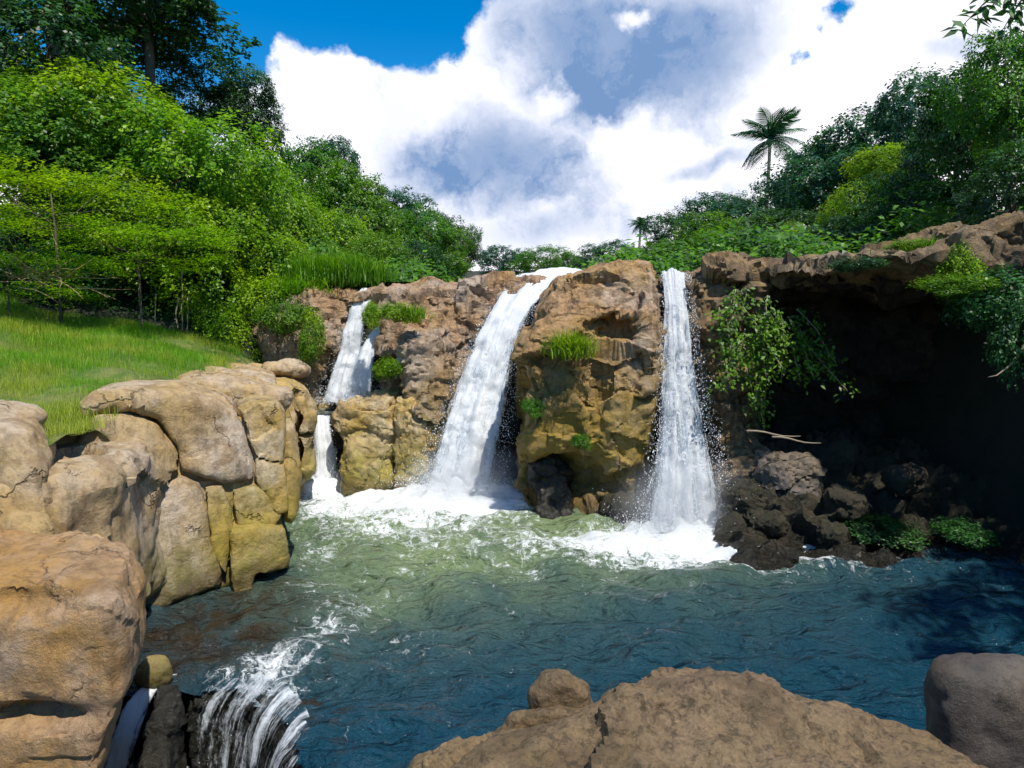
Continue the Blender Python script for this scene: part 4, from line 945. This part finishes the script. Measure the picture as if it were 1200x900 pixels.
T_ = [
 # key, px, top, bot, width, Y, label
 ('open_a', 60, -95, 70, 300, 24, 'tall dark spreading tree at the top left corner with bare limbs'),
 ('dark_b', 170, -80, 85, 190, 25, 'tall dark leaved tree reaching out of the top edge, above the bright vines'),
 ('dark_a', 20, -40, 160, 200, 22, 'dark shaded tree at the left edge under the top corner'),
 ('dark_b', 285, 82, 180, 82, 27, 'small rounded dark green crown against the cloud beside the vine covered hill'),
 ('dark_a', 235, 60, 170, 110, 27.5, 'dark crown just left of the lone round crown on the skyline'),
 ('vivid_a', 120, 48, 215, 210, 21, 'tree smothered in vivid green vines below the tall dark tree'),
 ('vivid_b', 215, 110, 270, 180, 20, 'tree draped in leafy vines sloping down towards the cloud'),
 ('mid_b', 40, 90, 240, 190, 19.5, 'dull green tree at the left edge behind the feathery branches'),
 ('vivid_b', 250, 195, 345, 150, 18.8, 'vine curtain tree hanging over the dark bank left of the narrow waterfall'),
 ('vivid_a', 185, 190, 330, 150, 18.5, 'vine covered tree behind the feathery branches'),
 ('feath_a', 60, 150, 300, 240, 15.5, 'feathery bright green tree at the left edge above the grass'),
 ('feath_b', 160, 200, 345, 190, 15.8, 'feathery tree with layered horizontal sprays over the dark hollow'),
 ('feath_b', 10, 235, 372, 160, 14.5, 'low feathery tree at the left edge touching the grass'),
 ('dark_b', 95, 265, 400, 180, 18.2, 'shaded thicket tree in the hollow behind the grass bank'),
 ('dark_a', 190, 300, 410, 150, 19.0, 'dark thicket tree behind the hanging roots'),
 ('mid_a', 345, 150, 300, 120, 30, 'round mid green tree at the start of the left ridge'),
 ('blue_a', 385, 146, 250, 80, 33, 'blue green tree top standing highest on the left ridge'),
 ('mid_b', 310, 185, 330, 110, 26, 'leafy tree in the gap beside the vine covered hill'),
 ('mid_a', 420, 190, 320, 110, 30, 'mid green tree on the ridge above the narrow waterfall'),
 ('vivid_b', 375, 225, 330, 100, 26, 'bright vine hung tree above the reed clump'),
 ('blue_a', 455, 205, 290, 80, 36, 'bluish tree on the middle of the left ridge'),
 ('mid_b', 475, 235, 330, 90, 32, 'green tree behind the stepped cliff top'),
 ('mid_a', 515, 262, 335, 80, 33, 'yellowish green tree near the lower end of the left ridge'),
 ('dark_a', 505, 238, 300, 70, 42, 'dark tree on the falling end of the left ridge'),
 ('dark_b', 540, 262, 325, 55, 44, 'last dark tree of the left ridge above the far valley'),
 ('mid_b', 442, 270, 335, 80, 24, 'low leafy tree on the cliff top right of the reed clump'),
 ('blue_a', 590, 281, 325, 60, 62, 'pale umbrella shaped tree in the far valley, left one'),
 ('mid_b', 635, 283, 326, 70, 58, 'flat topped tree in the middle of the far valley'),
 ('blue_a', 672, 292, 326, 50, 66, 'small tree at the right end of the far valley row'),
 ('blue_a', 715, 276, 320, 60, 60, 'bluish tree at the left foot of the right hill'),
 ('mid_a', 752, 285, 330, 60, 48, 'green tree low on the right hill below the small palm'),
 ('dark_a', 795, 240, 310, 70, 44, 'dark pointed tree on the skyline right of the small palm'),
 ('blue_a', 830, 215, 290, 80, 46, 'bluish tree on the skyline left of the tall palm'),
 ('mid_b', 800, 270, 330, 110, 32, 'mid green tree above the right waterfall'),
 ('mid_a', 860, 245, 325, 110, 30, 'leafy tree on the slope above the ledge, below the tall palm'),
 ('blue_a', 915, 198, 275, 90, 42, 'bluish tree at the foot of the tall palm'),
 ('yel_a', 838, 262, 310, 56, 26, 'sunlit pale green bush tree above the right waterfall'),
 ('blue_a', 955, 150, 262, 115, 38, 'blue tinted tree right of the tall palm'),
 ('blue_a', 1020, 112, 240, 130, 34, 'blue green tree on the rising skyline of the right hill'),
 ('dark_a', 940, 240, 320, 110, 27, 'dark tree over the left part of the ledge'),
 ('yel_a', 1045, 158, 235, 95, 24, 'sunlit yellow green crown in the middle of the right hill'),
 ('yel_b', 1000, 215, 290, 70, 23, 'yellow green bush crown hanging under the sunlit crown'),
 ('dark_b', 1000, 250, 315, 110, 21, 'dark shaded tree standing right above the ledge'),
 ('blue_a', 1085, 62, 210, 120, 28, 'tall blue green tree top high on the right hill'),
 ('dark_a', 1080, 190, 300, 110, 20, 'black green tree behind the right end of the ledge'),
 ('dark_b', 1150, 42, 250, 140, 18, 'very dark tall tree near the right edge'),
 ('mid_a', 1190, 18, 190, 120, 15.5, 'tall mid green tree at the right edge below the overhanging branch'),
 ('dark_a', 1190, 160, 300, 120, 14.5, 'dark tree at the right edge above the rock hump'),
 ('yel_b', 925, 262, 312, 50, 24, 'small yellow green bush on the ledge top in the middle'),
]
T_ += [
 ('vivid_a', 60, 60, 200, 170, 20.5, 'vine wrapped tree at the left edge under the dark shaded tree'),
 ('vivid_b', 280, 150, 300, 100, 20.5, 'tongue of bright vines ending the hill beside the clouds'),
 ('mid_a', 130, 150, 300, 170, 19.3, 'mid green tree filling the hillside behind the feathery sprays'),
 ('mid_b', 300, 240, 360, 110, 21, 'green thicket tree behind the cliff top bushes on the left'),
 ('dark_a', 225, 250, 380, 120, 19.6, 'thicket tree right over the hanging roots'),  # dark leaves here carry the shade of the hollow in their colour
 ('dark_b', 20, 240, 400, 150, 18.6, 'dark thicket tree at the left edge behind the dry twigs'),
 ('vivid_a', 340, 200, 320, 90, 24, 'sunlit vine mound between the hill and the ridge'),
 ('mid_b', 400, 240, 335, 100, 27, 'leafy mound tree below the ridge, just above the reeds'),
 ('dark_a', 485, 280, 340, 80, 28, 'dark low tree behind the lip of the cliff between the falls'),
 ('mid_a', 770, 300, 345, 90, 30, 'low green tree just behind the lip of the right waterfall'),
 ('mid_b', 905, 275, 335, 100, 25, 'low leafy tree behind the ledge rim'),
 ('blue_a', 870, 222, 290, 90, 40, 'bluish tree left of the palm trunk'),
 ('dark_b', 1050, 220, 310, 120, 22, 'dark tree under the sunlit crown on the right hill'),
 ('blue_a', 990, 160, 270, 120, 32, 'hazy blue green tree halfway up the right hill'),
 ('dark_b', 1120, 95, 260, 120, 21, 'black green tree between the tall trees on the right'),
 ('mid_b', 1130, 235, 310, 100, 16.5, 'shaded tree behind the rock hump on the right'),
]
for k, px, top, bot, wd, yd, lab in T_: plant(k, px, top, bot+(bot-top)*0.12, wd*1.28, yd, lab, group='trees around the gorge')
# outside the frame: trees of the near right bank, whose shade falls on the pool
for i, (x, y, rr, z, lab) in enumerate([(12.5, 7.5, 3.2, 9.5, 'broad tree on the right bank, nearest the overhang'), (11.5, 2.5, 3.4, 9.8, 'broad tree on the right bank, level with the pool'), (8.5, -2.5, 3.2, 8.4, 'broad tree on the near right bank, behind the foreground rocks')]):
    cd, td, R0, th = CROWNS[('dark_a', 'mid_b', 'dark_b')[i]]; g = float(H([x], [y])[0])
    t = thing('tree', lab, 'tree', (x, y, g), 0, 'trees around the gorge')
    for nm, dt, sz in (('crown', cd, rr/R0), ('trunk', td, rr/R0)):
        o = bpy.data.objects.new(nm, dt); COL.objects.link(o); o.parent = t; o.location = (0, 0, z-g); o.scale = (rr/R0, rr/R0, sz); o.rotation_euler = (0, 0, i)
S_ = [
 ('shrub_b', 268, 350, 425, 70, 17.2, 'leafy yellow green bush at the cliff foot left of the brown cliff'),
 ('shrub_b', 235, 330, 395, 60, 17.6, 'bush at the right end of the dark hollow'),
 ('shrub_a', 330, 345, 400, 60, 16.9, 'bush hanging over the brown cliff left of the narrow waterfall'),
 ('shrub_b', 364, 355, 428, 34, 16.7, 'narrow trailing plant hanging beside the narrow waterfall'),
 ('shrub_b', 300, 320, 380, 70, 17.8, 'bushy growth on the brown cliff top under the vines'),
 ('shrub_b', 462, 352, 378, 62, 15.6, 'mossy green cushion on the step of the pinkish cliff'),
 ('shrub_b', 436, 350, 385, 26, 16.2, 'small green plant right beside the top of the narrow waterfall'),
 ('shrub_b', 452, 415, 445, 40, 15.6, 'drooping fern under the step of the pinkish cliff'),
 ('shrub_d', 120, 335, 402, 80, 17.5, 'added dark shrub for the shade in the hollow behind the grass, leftmost of three'),  # three dark-leaved shrubs added to stand in for the hollow's shade
 ('shrub_d', 165, 345, 410, 70, 17.6, 'added dark shrub for the shade in the hollow behind the grass, middle one of three'),
 ('shrub_d', 205, 350, 415, 70, 17.6, 'added dark shrub for the shade in the hollow behind the hanging roots'),
 ('shrub_b', 1128, 282, 340, 60, 10.9, 'yellow green bush spilling over the ledge rim near its right end'),
 ('shrub_d', 1000, 297, 322, 60, 11.0, 'low dark plant on the middle of the ledge rim'),
 ('shrub_a', 1075, 278, 300, 70, 11.8, 'low leafy plant on top of the ledge left of the yellow bush'),
 ('shrub_a', 625, 462, 492, 28, 12.9, 'small fern on the left edge of the centre crag'),
 ('shrub_a', 680, 505, 530, 30, 12.8, 'tiny dark fern low on the centre crag'),
 ('shrub_a', 1120, 318, 352, 80, 10.5, 'leafy bush at the right end of the ledge rim'),
 ('shrub_d', 1170, 300, 400, 110, 10.3, 'dark shrub hanging from the ledge near the right edge'),
 ('shrub_d', 1195, 330, 460, 70, 9.6, 'dark trailing shrub at the right edge over the black wall'),
 ('shrub_d', 1030, 600, 640, 90, 11.2, 'dim green undergrowth on the rubble below the overhang'),
 ('shrub_d', 1130, 605, 640, 70, 10.9, 'dark undergrowth near the right end of the waterline'),
]
for k, px, top, bot, wd, yd, lab in S_: plant(k, px, top, bot, wd, yd, lab, name='shrub', cat='shrub', group='shrubs on the rocks', trunk=False)

def ground_cover(name, label, n, xr, yr, mat, seed, hgt=1.3):
    rng = np.random.default_rng(seed); m = n//12
    x = rng.uniform(*xr, m); y = rng.uniform(*yr, m); zt = H(x, y); ok = zt > 3.6; x, y, zt = x[ok], y[ok], zt[ok]
    lump = fbm(np.stack([x*.8, y*.8, 0*x], 1), seed, 3); zz = zt+(0.5+0.5*lump)*hgt
    c = np.stack([x, y, zz], 1)[:, None, :]+rng.normal(0, .22, (len(x), 12, 3)); c = c.reshape(-1, 3)
    v, f, r = leaves(c, np.tile([[0, -0.5, 0.6]], (len(c), 1)), rng, .24, .13, .2)
    tag(mesh_obj(name, v, f, mat, attrs={'rnd': r}, smooth=False), label, 'undergrowth', kind='stuff')
ground_cover('undergrowth', 'leafy undergrowth covering the left hillside between the trees', 150000, (-26, -3), (19.3, 42), L_MID, 1)
ground_cover('undergrowth', 'leafy undergrowth covering the right hillside between the trees', 150000, (3, 30), (16.5, 50), L_MID, 2)

# hanging leafy shrub on the dark cliff right of the waterfall
def leaf_cloud(name, label, cat, pts, rng, L, W, mat, group=None, droop=0.5, loc=None, partname='foliage', stems=None, smat=None):
    pts = np.asarray(pts); o0 = np.array(loc if loc is not None else pts.mean(0))
    t = thing(name, label, cat, tuple(o0), 0, group)
    v, f, r = leaves(pts-o0, np.tile(np.array([[0, -0.8, 0.2]]), (len(pts), 1)), rng, L, W, droop)
    mesh_obj(partname, v, f, mat, t, smooth=False, attrs={'rnd': r})
    if stems:
        sv, sf = merge(stems); mesh_obj('stem', [Vector(q)-Vector(o0) for q in sv], sf, smat or M_PALEBARK, t)
    return t
rng = np.random.default_rng(77); pts = []; stems = []
for k in range(24):
    st = P(rng.uniform(842, 945), rng.uniform(335, 400), 12.5); x, y, z = st; dx = rng.normal(0.10, 0.16); n = rng.integers(6, 22); path = [Vector((x, y, z))]
    for j in range(n):
        x += dx*0.085+rng.normal(0, .02); z -= 0.07+rng.normal(0, 0.015); y += rng.normal(-0.012, 0.02); y = max(y, 11.9); path.append(Vector((x, y, z)))
        for q in range(8): pts.append((x+rng.normal(0, .10), y+rng.normal(-0.02, .08), z+rng.normal(0, .06)))
    stems.append(tube(path[::3]+[path[-1]], [0.012]*(len(path[::3])+1), 4))
leaf_cloud('hanging_shrub', 'bright leafy shrub hanging down the dark cliff right of the right waterfall', 'shrub', pts, rng, .10, .055, L_MID, droop=0.9, stems=stems)

# grass-like tufts: arcs of blades
def blades(base, rng, L, W, lean=0.5, out=None, seg=3):
    n = len(base); a = rng.uniform(0, 2*np.pi, n); d = np.stack([np.cos(a), np.sin(a), 0*a], 1)
    if out is not None: d = d+out; d /= np.linalg.norm(d, axis=1)[:, None]+1e-9
    l = L*rng.uniform(0.5, 1.2, n); b = np.stack([-d[:, 1], d[:, 0], 0*a], 1); ln = lean*rng.uniform(0.3, 1.5, n)
    V_, F_ = [], []
    rows = []
    for k in range(seg+1):
        s = k/seg; c = base+np.array([0, 0, 1.0])*(l*(s-0.45*ln*s*s))[:, None]+d*(l*ln*s*s*0.9)[:, None]; w_ = W*(1-s)**0.7*0.5
        if k < seg: rows.append(c+b*w_); rows.append(c-b*w_)
        else: rows.append(c)
    V_ = np.stack(rows, 1); m = V_.shape[1]; off = np.arange(n)[:, None]*m
    tri = []
    for k in range(seg-1):
        a0, a1, b0, b1 = 2*k, 2*k+1, 2*k+2, 2*k+3; tri += [[a0, a1, b1], [a0, b1, b0]]
    tri.append([2*seg-2, 2*seg-1, 2*seg]); tri = np.array(tri)
    return V_.reshape(-1, 3), (off[:, :, None]+tri[None]).reshape(-1, 3), np.repeat(rng.random(n), m)
def tuft(label, c, r, n, L, W, mat, name='grass_tuft', cat='grass tuft', out=(0, -0.5, 0), lean=0.6, group=None, flat=(1, 1, 0.3)):
    rng = np.random.default_rng(int(abs(c[0]*100+c[2]*37+n))); b = rng.normal(0, r/2, (n, 3))*np.array(flat)
    v, f, rr = blades(b, rng, L, W, lean, np.array(out)); o = mesh_obj(name, v, f, mat, attrs={'rnd': rr}, smooth=False, loc=tuple(c)); return tag(o, label, cat, group)
tuft('bright grass tuft growing in the hollow of the centre crag', P(668, 415, 12.75), 0.36, 900, 0.55, 0.022, L_YEL, lean=0.9)
tuft('tall reed clump on the cliff above the narrow waterfall', P(392, 330, 19.0), 1.1, 6000, 0.8, 0.03, L_YEL, name='reed_clump', cat='reeds', lean=0.5, flat=(1, .6, .15))
tuft('reeds trailing over the brown cliff top at the left', P(345, 352, 18.2), 0.8, 1800, 0.7, 0.03, L_YEL, name='reed_clump', cat='reeds', lean=0.9, flat=(1, .6, .3))
tuft('yellow grass tuft at the right end of the ledge top', P(1120, 302, 11.6), 0.6, 1200, 0.38, 0.02, L_YEL, lean=0.6, flat=(1.2, .6, .15))
tuft('small grass tuft beside the stepped cliff plant', P(480, 372, 15.6), 0.4, 300, 0.35, 0.03, L_YEL, lean=0.9)

# the grass of the left bank
def grass_field():
    rng = np.random.default_rng(5); n = 260000
    x = rng.uniform(-15, -4.6, n); y = rng.uniform(6.0, 17.2, n)
    # near the camera the edge of the grass follows a tongue, further on it follows the rock shelf
    e = np.interp(y, [6.0, 7.0, 7.8, 8.6, 9.6, 11, 13, 15, 17], [-5.6, -5.05, -5.0, -5.35, -6.1, -6.3, -6.2, -6.2, -6.6])+0.35*vnoise(np.stack([x*1.2, y*1.2, 0*x], 1), 4)
    sel = rng.random(n) < np.clip((e-x+0.1)/0.35, 0, 1)*np.clip(0.35+(e-x)*0.5+0.9*vnoise(np.stack([x*1.7, y*1.7, 0*x], 1), 14), 0.35, 1); x, y = x[sel], y[sel]
    z = grass_h(x, y)-0.05+0.12*fbm(np.stack([x*0.8, y*0.8, grass_h(x, y)*0.8], 1), 3, 3)
    h = 0.16+0.10*vnoise(np.stack([x*.9, y*.9, 0*x], 1), 8)
    v, f, r = blades(np.stack([x, y, z], 1), rng, 1.0, 0.022, 0.6, None, 2)
    # scale blade heights about their bases
    m = 5; bz = np.repeat(z, m); v[:, 2] = bz+(v[:, 2]-bz)*np.repeat(h, m)*1.3; bx = np.repeat(x, m); by = np.repeat(y, m)
    v[:, 0] = bx+(v[:, 0]-bx)*np.repeat(h, m)*1.2; v[:, 1] = by+(v[:, 1]-by)*np.repeat(h, m)*1.2
    # width was scaled too: widen again by keeping blade width in the generator generous
    o = mesh_obj('grass', v, f, L_GRASS, attrs={'rnd': r}, smooth=False); tag(o, 'bright green grass covering the sloping left bank', 'grass', kind='stuff')
grass_field()
# turf ground under the blades
xs = np.arange(-16, -4.4, 0.12); ys = np.arange(6.0, 17.4, 0.12); X, Y = np.meshgrid(xs, ys, indexing='ij'); x, y = X.ravel(), Y.ravel()
z = grass_h(x, y)-0.05+0.12*fbm(np.stack([x*0.8, y*0.8, grass_h(x, y)*0.8], 1), 3, 3)
e = np.interp(y, [6.0, 7.0, 7.8, 8.6, 9.6, 11, 13, 15, 17], [-5.6, -5.05, -5.0, -5.35, -6.1, -6.3, -6.2, -6.2, -6.6])
z = z-0.25*sst(e-0.2, e+0.3, x); TK = x < e+np.where(y > 8.6, 0.2, -0.1)
m_, t_, o_ = newmat('turf'); ps = t_.add('ShaderNodeNewGeometry').outputs['Position']; b_ = t_.add('ShaderNodeBsdfPrincipled')
t_.l.new(t_.mix(t_.ramp(t_.noise(ps, 3, 6, 0.7), 0.35, 0.65), (0.05, 0.11, 0.01), (0.16, 0.17, 0.04)), b_.inputs['Base Color']); b_.inputs['Roughness'].default_value = 0.9
t_.l.new(bump(t_, t_.noise(ps, 30, 5, 0.7), 0.03), b_.inputs['Normal']); t_.l.new(b_.outputs[0], o_.inputs[0])
fc_ = gridfaces(len(xs), len(ys)); fc_ = fc_[TK[fc_].all(1)]; tf = mesh_obj('turf_ground', np.stack([x, y, z], 1), fc_, m_); tf['kind'] = 'structure'

# hanging roots in the dark hollow
rng = np.random.default_rng(9)
for i, (px, t0, b0, lab) in enumerate([(164, 352, 392, 'pale hanging root, leftmost in the dark hollow'), (182, 358, 396, 'pale hanging root, second from the left in the dark hollow'),
        (208, 362, 402, 'long pale root hanging left of the close pair'), (214, 330, 405, 'longest pale root, hanging under the feathery branches'), (220, 362, 396, 'short pale root at the right of the hanging bunch')]):
    a, b = P(px, t0-14, 16.9), P(px, b0, 16.9); path = [a.lerp(b, s)+Vector((rng.normal(0, .02), rng.normal(0, .02), 0)) for s in np.linspace(0, 1, 7)]
    v, f = tube([q-a for q in path], [0.025, .02, .018, .016, .014, .012, .008], 6); o = mesh_obj('hanging_root', v, f, M_PALEBARK, loc=tuple(a)); tag(o, lab, 'root', 'roots hanging in the dark hollow')
# dry twiggy bush at the left edge
stems = []; rng = np.random.default_rng(15)
c0 = P(45, 325, 14.6)
for k in range(34):
    p = Vector(c0)+Vector((rng.normal(0, .3), rng.normal(0, .2), rng.normal(-0.1, .1))); d = Vector((rng.normal(0, 1), rng.normal(-.3, .4), rng.normal(0.35, .35))).normalized(); path = [p.copy()]
    for j in range(5): p = p+d*0.24; d = (d+Vector((rng.normal(0, .2), rng.normal(0, .2), rng.normal(-0.08, .12)))).normalized(); path.append(p.copy())
    stems.append(tube([q-c0 for q in path], [.014, .012, .01, .008, .006, .003], 4))
v, f = merge(stems); o = mesh_obj('dry_bush', v, f, L_DRY, loc=tuple(c0)); tag(o, 'dry tangle of bare twigs at the left edge above the grass', 'bush')

# palms
def frond_mesh(L, rng):
    V_, F_ = [], []
    n = 26; sp = []
    for i in range(n+1):
        s = i/n; sp.append(Vector((L*s*(1-0.12*s), 0, L*(0.34*s-0.62*s*s))))
    v, f = tube(sp[::4]+[sp[-1]], [0.05*(1-k/8)+0.008 for k in range(len(sp[::4])+1)], 5); V_ += v; F_ += f
    for i in range(2, n+1):
        s = i/n; w_ = L*0.30*math.sin(math.pi*(0.12+0.86*s))**0.8
        for sd in (-1, 1):
            b = sp[i]; tip = b+Vector((L*0.10, sd*w_, -w_*(0.55+0.2*rng.random()))); m = b.lerp(tip, .5)+Vector((0, 0, 0.06*L*.5)); k = len(V_); ww = Vector((0.07, 0, 0))*L/3
            V_ += [b-ww*.5, b+ww*.5, m+ww*.5, m-ww*.5, tip]; F_ += [(k, k+1, k+2, k+3), (k+3, k+2, k+4)]
    return V_, F_
def palm(px, top, bot, crownpx, Yd, label, seed):
    rng = random.Random(seed); a = P(px, (top+(bot-top)*0.42), Yd); g = float(H([a.x], [Yd])[0]); t = thing('palm_tree', label, 'palm', (a.x, Yd, g), 0)
    L = crownpx/2/FPX*Yd*1.15; h = a.z-g; bend = 0.25
    path = [Vector((bend*math.sin(s*1.5), 0, h*s)) for s in np.linspace(0, 1, 9)]
    v, f = tube(path, [0.26, .2, .17, .16, .15, .14, .13, .13, .14], 8); mesh_obj('trunk', v, f, M_PALEBARK, t)
    v, f = frond_mesh(L, rng); n = len(v)
    fo = mesh_obj('frond', v, f, L_BLUE, t, smooth=False, attrs={'rnd': np.random.default_rng(seed).random(n)}); tip = path[-1]; fo.location = tip
    N = 22
    for i in range(N):
        o = fo if i == 0 else fo.copy()
        if i: COL.objects.link(o); o.parent = t
        o.rotation_euler = (0, -R(rng.uniform(-32, 62)), 2.4*i+rng.uniform(-.2, .2)); s = rng.uniform(.85, 1.1); o.scale = (s, s, s)
    v, f = merge([tube([tip+Vector((math.cos(k)*.2, math.sin(k)*.2, -.25)), tip+Vector((math.cos(k)*.25, math.sin(k)*.25, -.0))], [.11, .08], 6) for k in range(6)])
    mesh_obj('coconuts', v, f, M_BARK, t)
palm(899, 131, 210, 78, 58, 'tall coconut palm standing above the trees of the right hill', 3)
palm(748, 243, 292, 29, 80, 'small distant coconut palm above the far valley', 5)

# overhanging branch at the top right
stems = []; pts = []; rng = np.random.default_rng(21); a = P(1260, -30, 3.1)
for (ex, ey) in ((1128, 30), (1150, 22), (1175, 35), (1185, 10), (1205, 50), (1200, 5)):
    e = P(ex, ey, 2.9); path = [a.lerp(e, s)+Vector((0, 0, 0.10*math.sin(math.pi*s))) for s in np.linspace(0, 1, 9)]; stems.append(tube(path, [.015, .012, .01, .008, .007, .005, .004, .003, .0015], 5))
    for q in path[3:]:
        for k in range(7): pts.append((q.x+rng.normal(0, .025), q.y+rng.normal(0, .03), q.z+rng.normal(0, .015)))
leaf_cloud('overhanging_branch', 'leafy branch poking into the top right corner of the picture', 'branch', pts, rng, .085, .026, L_DARK, droop=0.9, stems=stems, smat=M_BARK)

# bare hanging vine at the right edge
p0 = P(1206, 395, 9.4); pts_ = [P(a, b, 9.4)-p0 for a, b in ((1206, 395), (1196, 412), (1184, 428), (1168, 440), (1158, 442))]
v, f = tube(pts_, [.02, .018, .015, .01, .005], 6); tag(mesh_obj('bare_vine', v, f, M_PALEBARK, loc=tuple(p0)), 'bare curved vine hanging before the dark wall at the right edge', 'vine')

# soft spray hanging at the feet of the falls
def mist(label, c, r, dens, seed):
    m, t, out = newmat('spray mist'); co = t.add('ShaderNodeTexCoord').outputs['Object']
    L_ = t.vmath('LENGTH', co, out=1); n = t.noise(co, 2.2, 3, 0.6)
    dn = t.math('MULTIPLY', t.ramp(t.math('ADD', L_, t.math('MULTIPLY', t.math('SUBTRACT', n, 0.5), 0.5)), 0.95, 0.1), dens)
    v = t.add('ShaderNodeVolumePrincipled'); v.inputs['Color'].default_value = (0.95, 0.97, 1, 1); t.l.new(dn, v.inputs['Density']); v.inputs['Anisotropy'].default_value = 0.2
    t.l.new(v.outputs[0], out.inputs['Volume'])
    V_, F_ = [], []; nu, nv = 20, 12
    for j in range(nv+1):
        for i in range(nu):
            a, b = 2*math.pi*i/nu, math.pi*j/nv; V_.append((math.sin(b)*math.cos(a), math.sin(b)*math.sin(a), math.cos(b)))
    for j in range(nv):
        for i in range(nu): F_.append((j*nu+i, (j+1)*nu+i, (j+1)*nu+(i+1) % nu, j*nu+(i+1) % nu))
    o = mesh_obj('mist', V_, F_, m, loc=tuple(c)); o.scale = r; tag(o, label, 'mist', kind='stuff')
q = G(545, 580); mist('thin white mist at the foot of the middle waterfall', (q.x, q.y-0.2, 0.45), (1.9, 1.0, 0.9), 0.7, 1)
q = G(800, 620); mist('thin white mist at the foot of the right waterfall', (q.x, q.y-0.1, 0.45), (1.7, 0.9, 1.25), 0.8, 2)
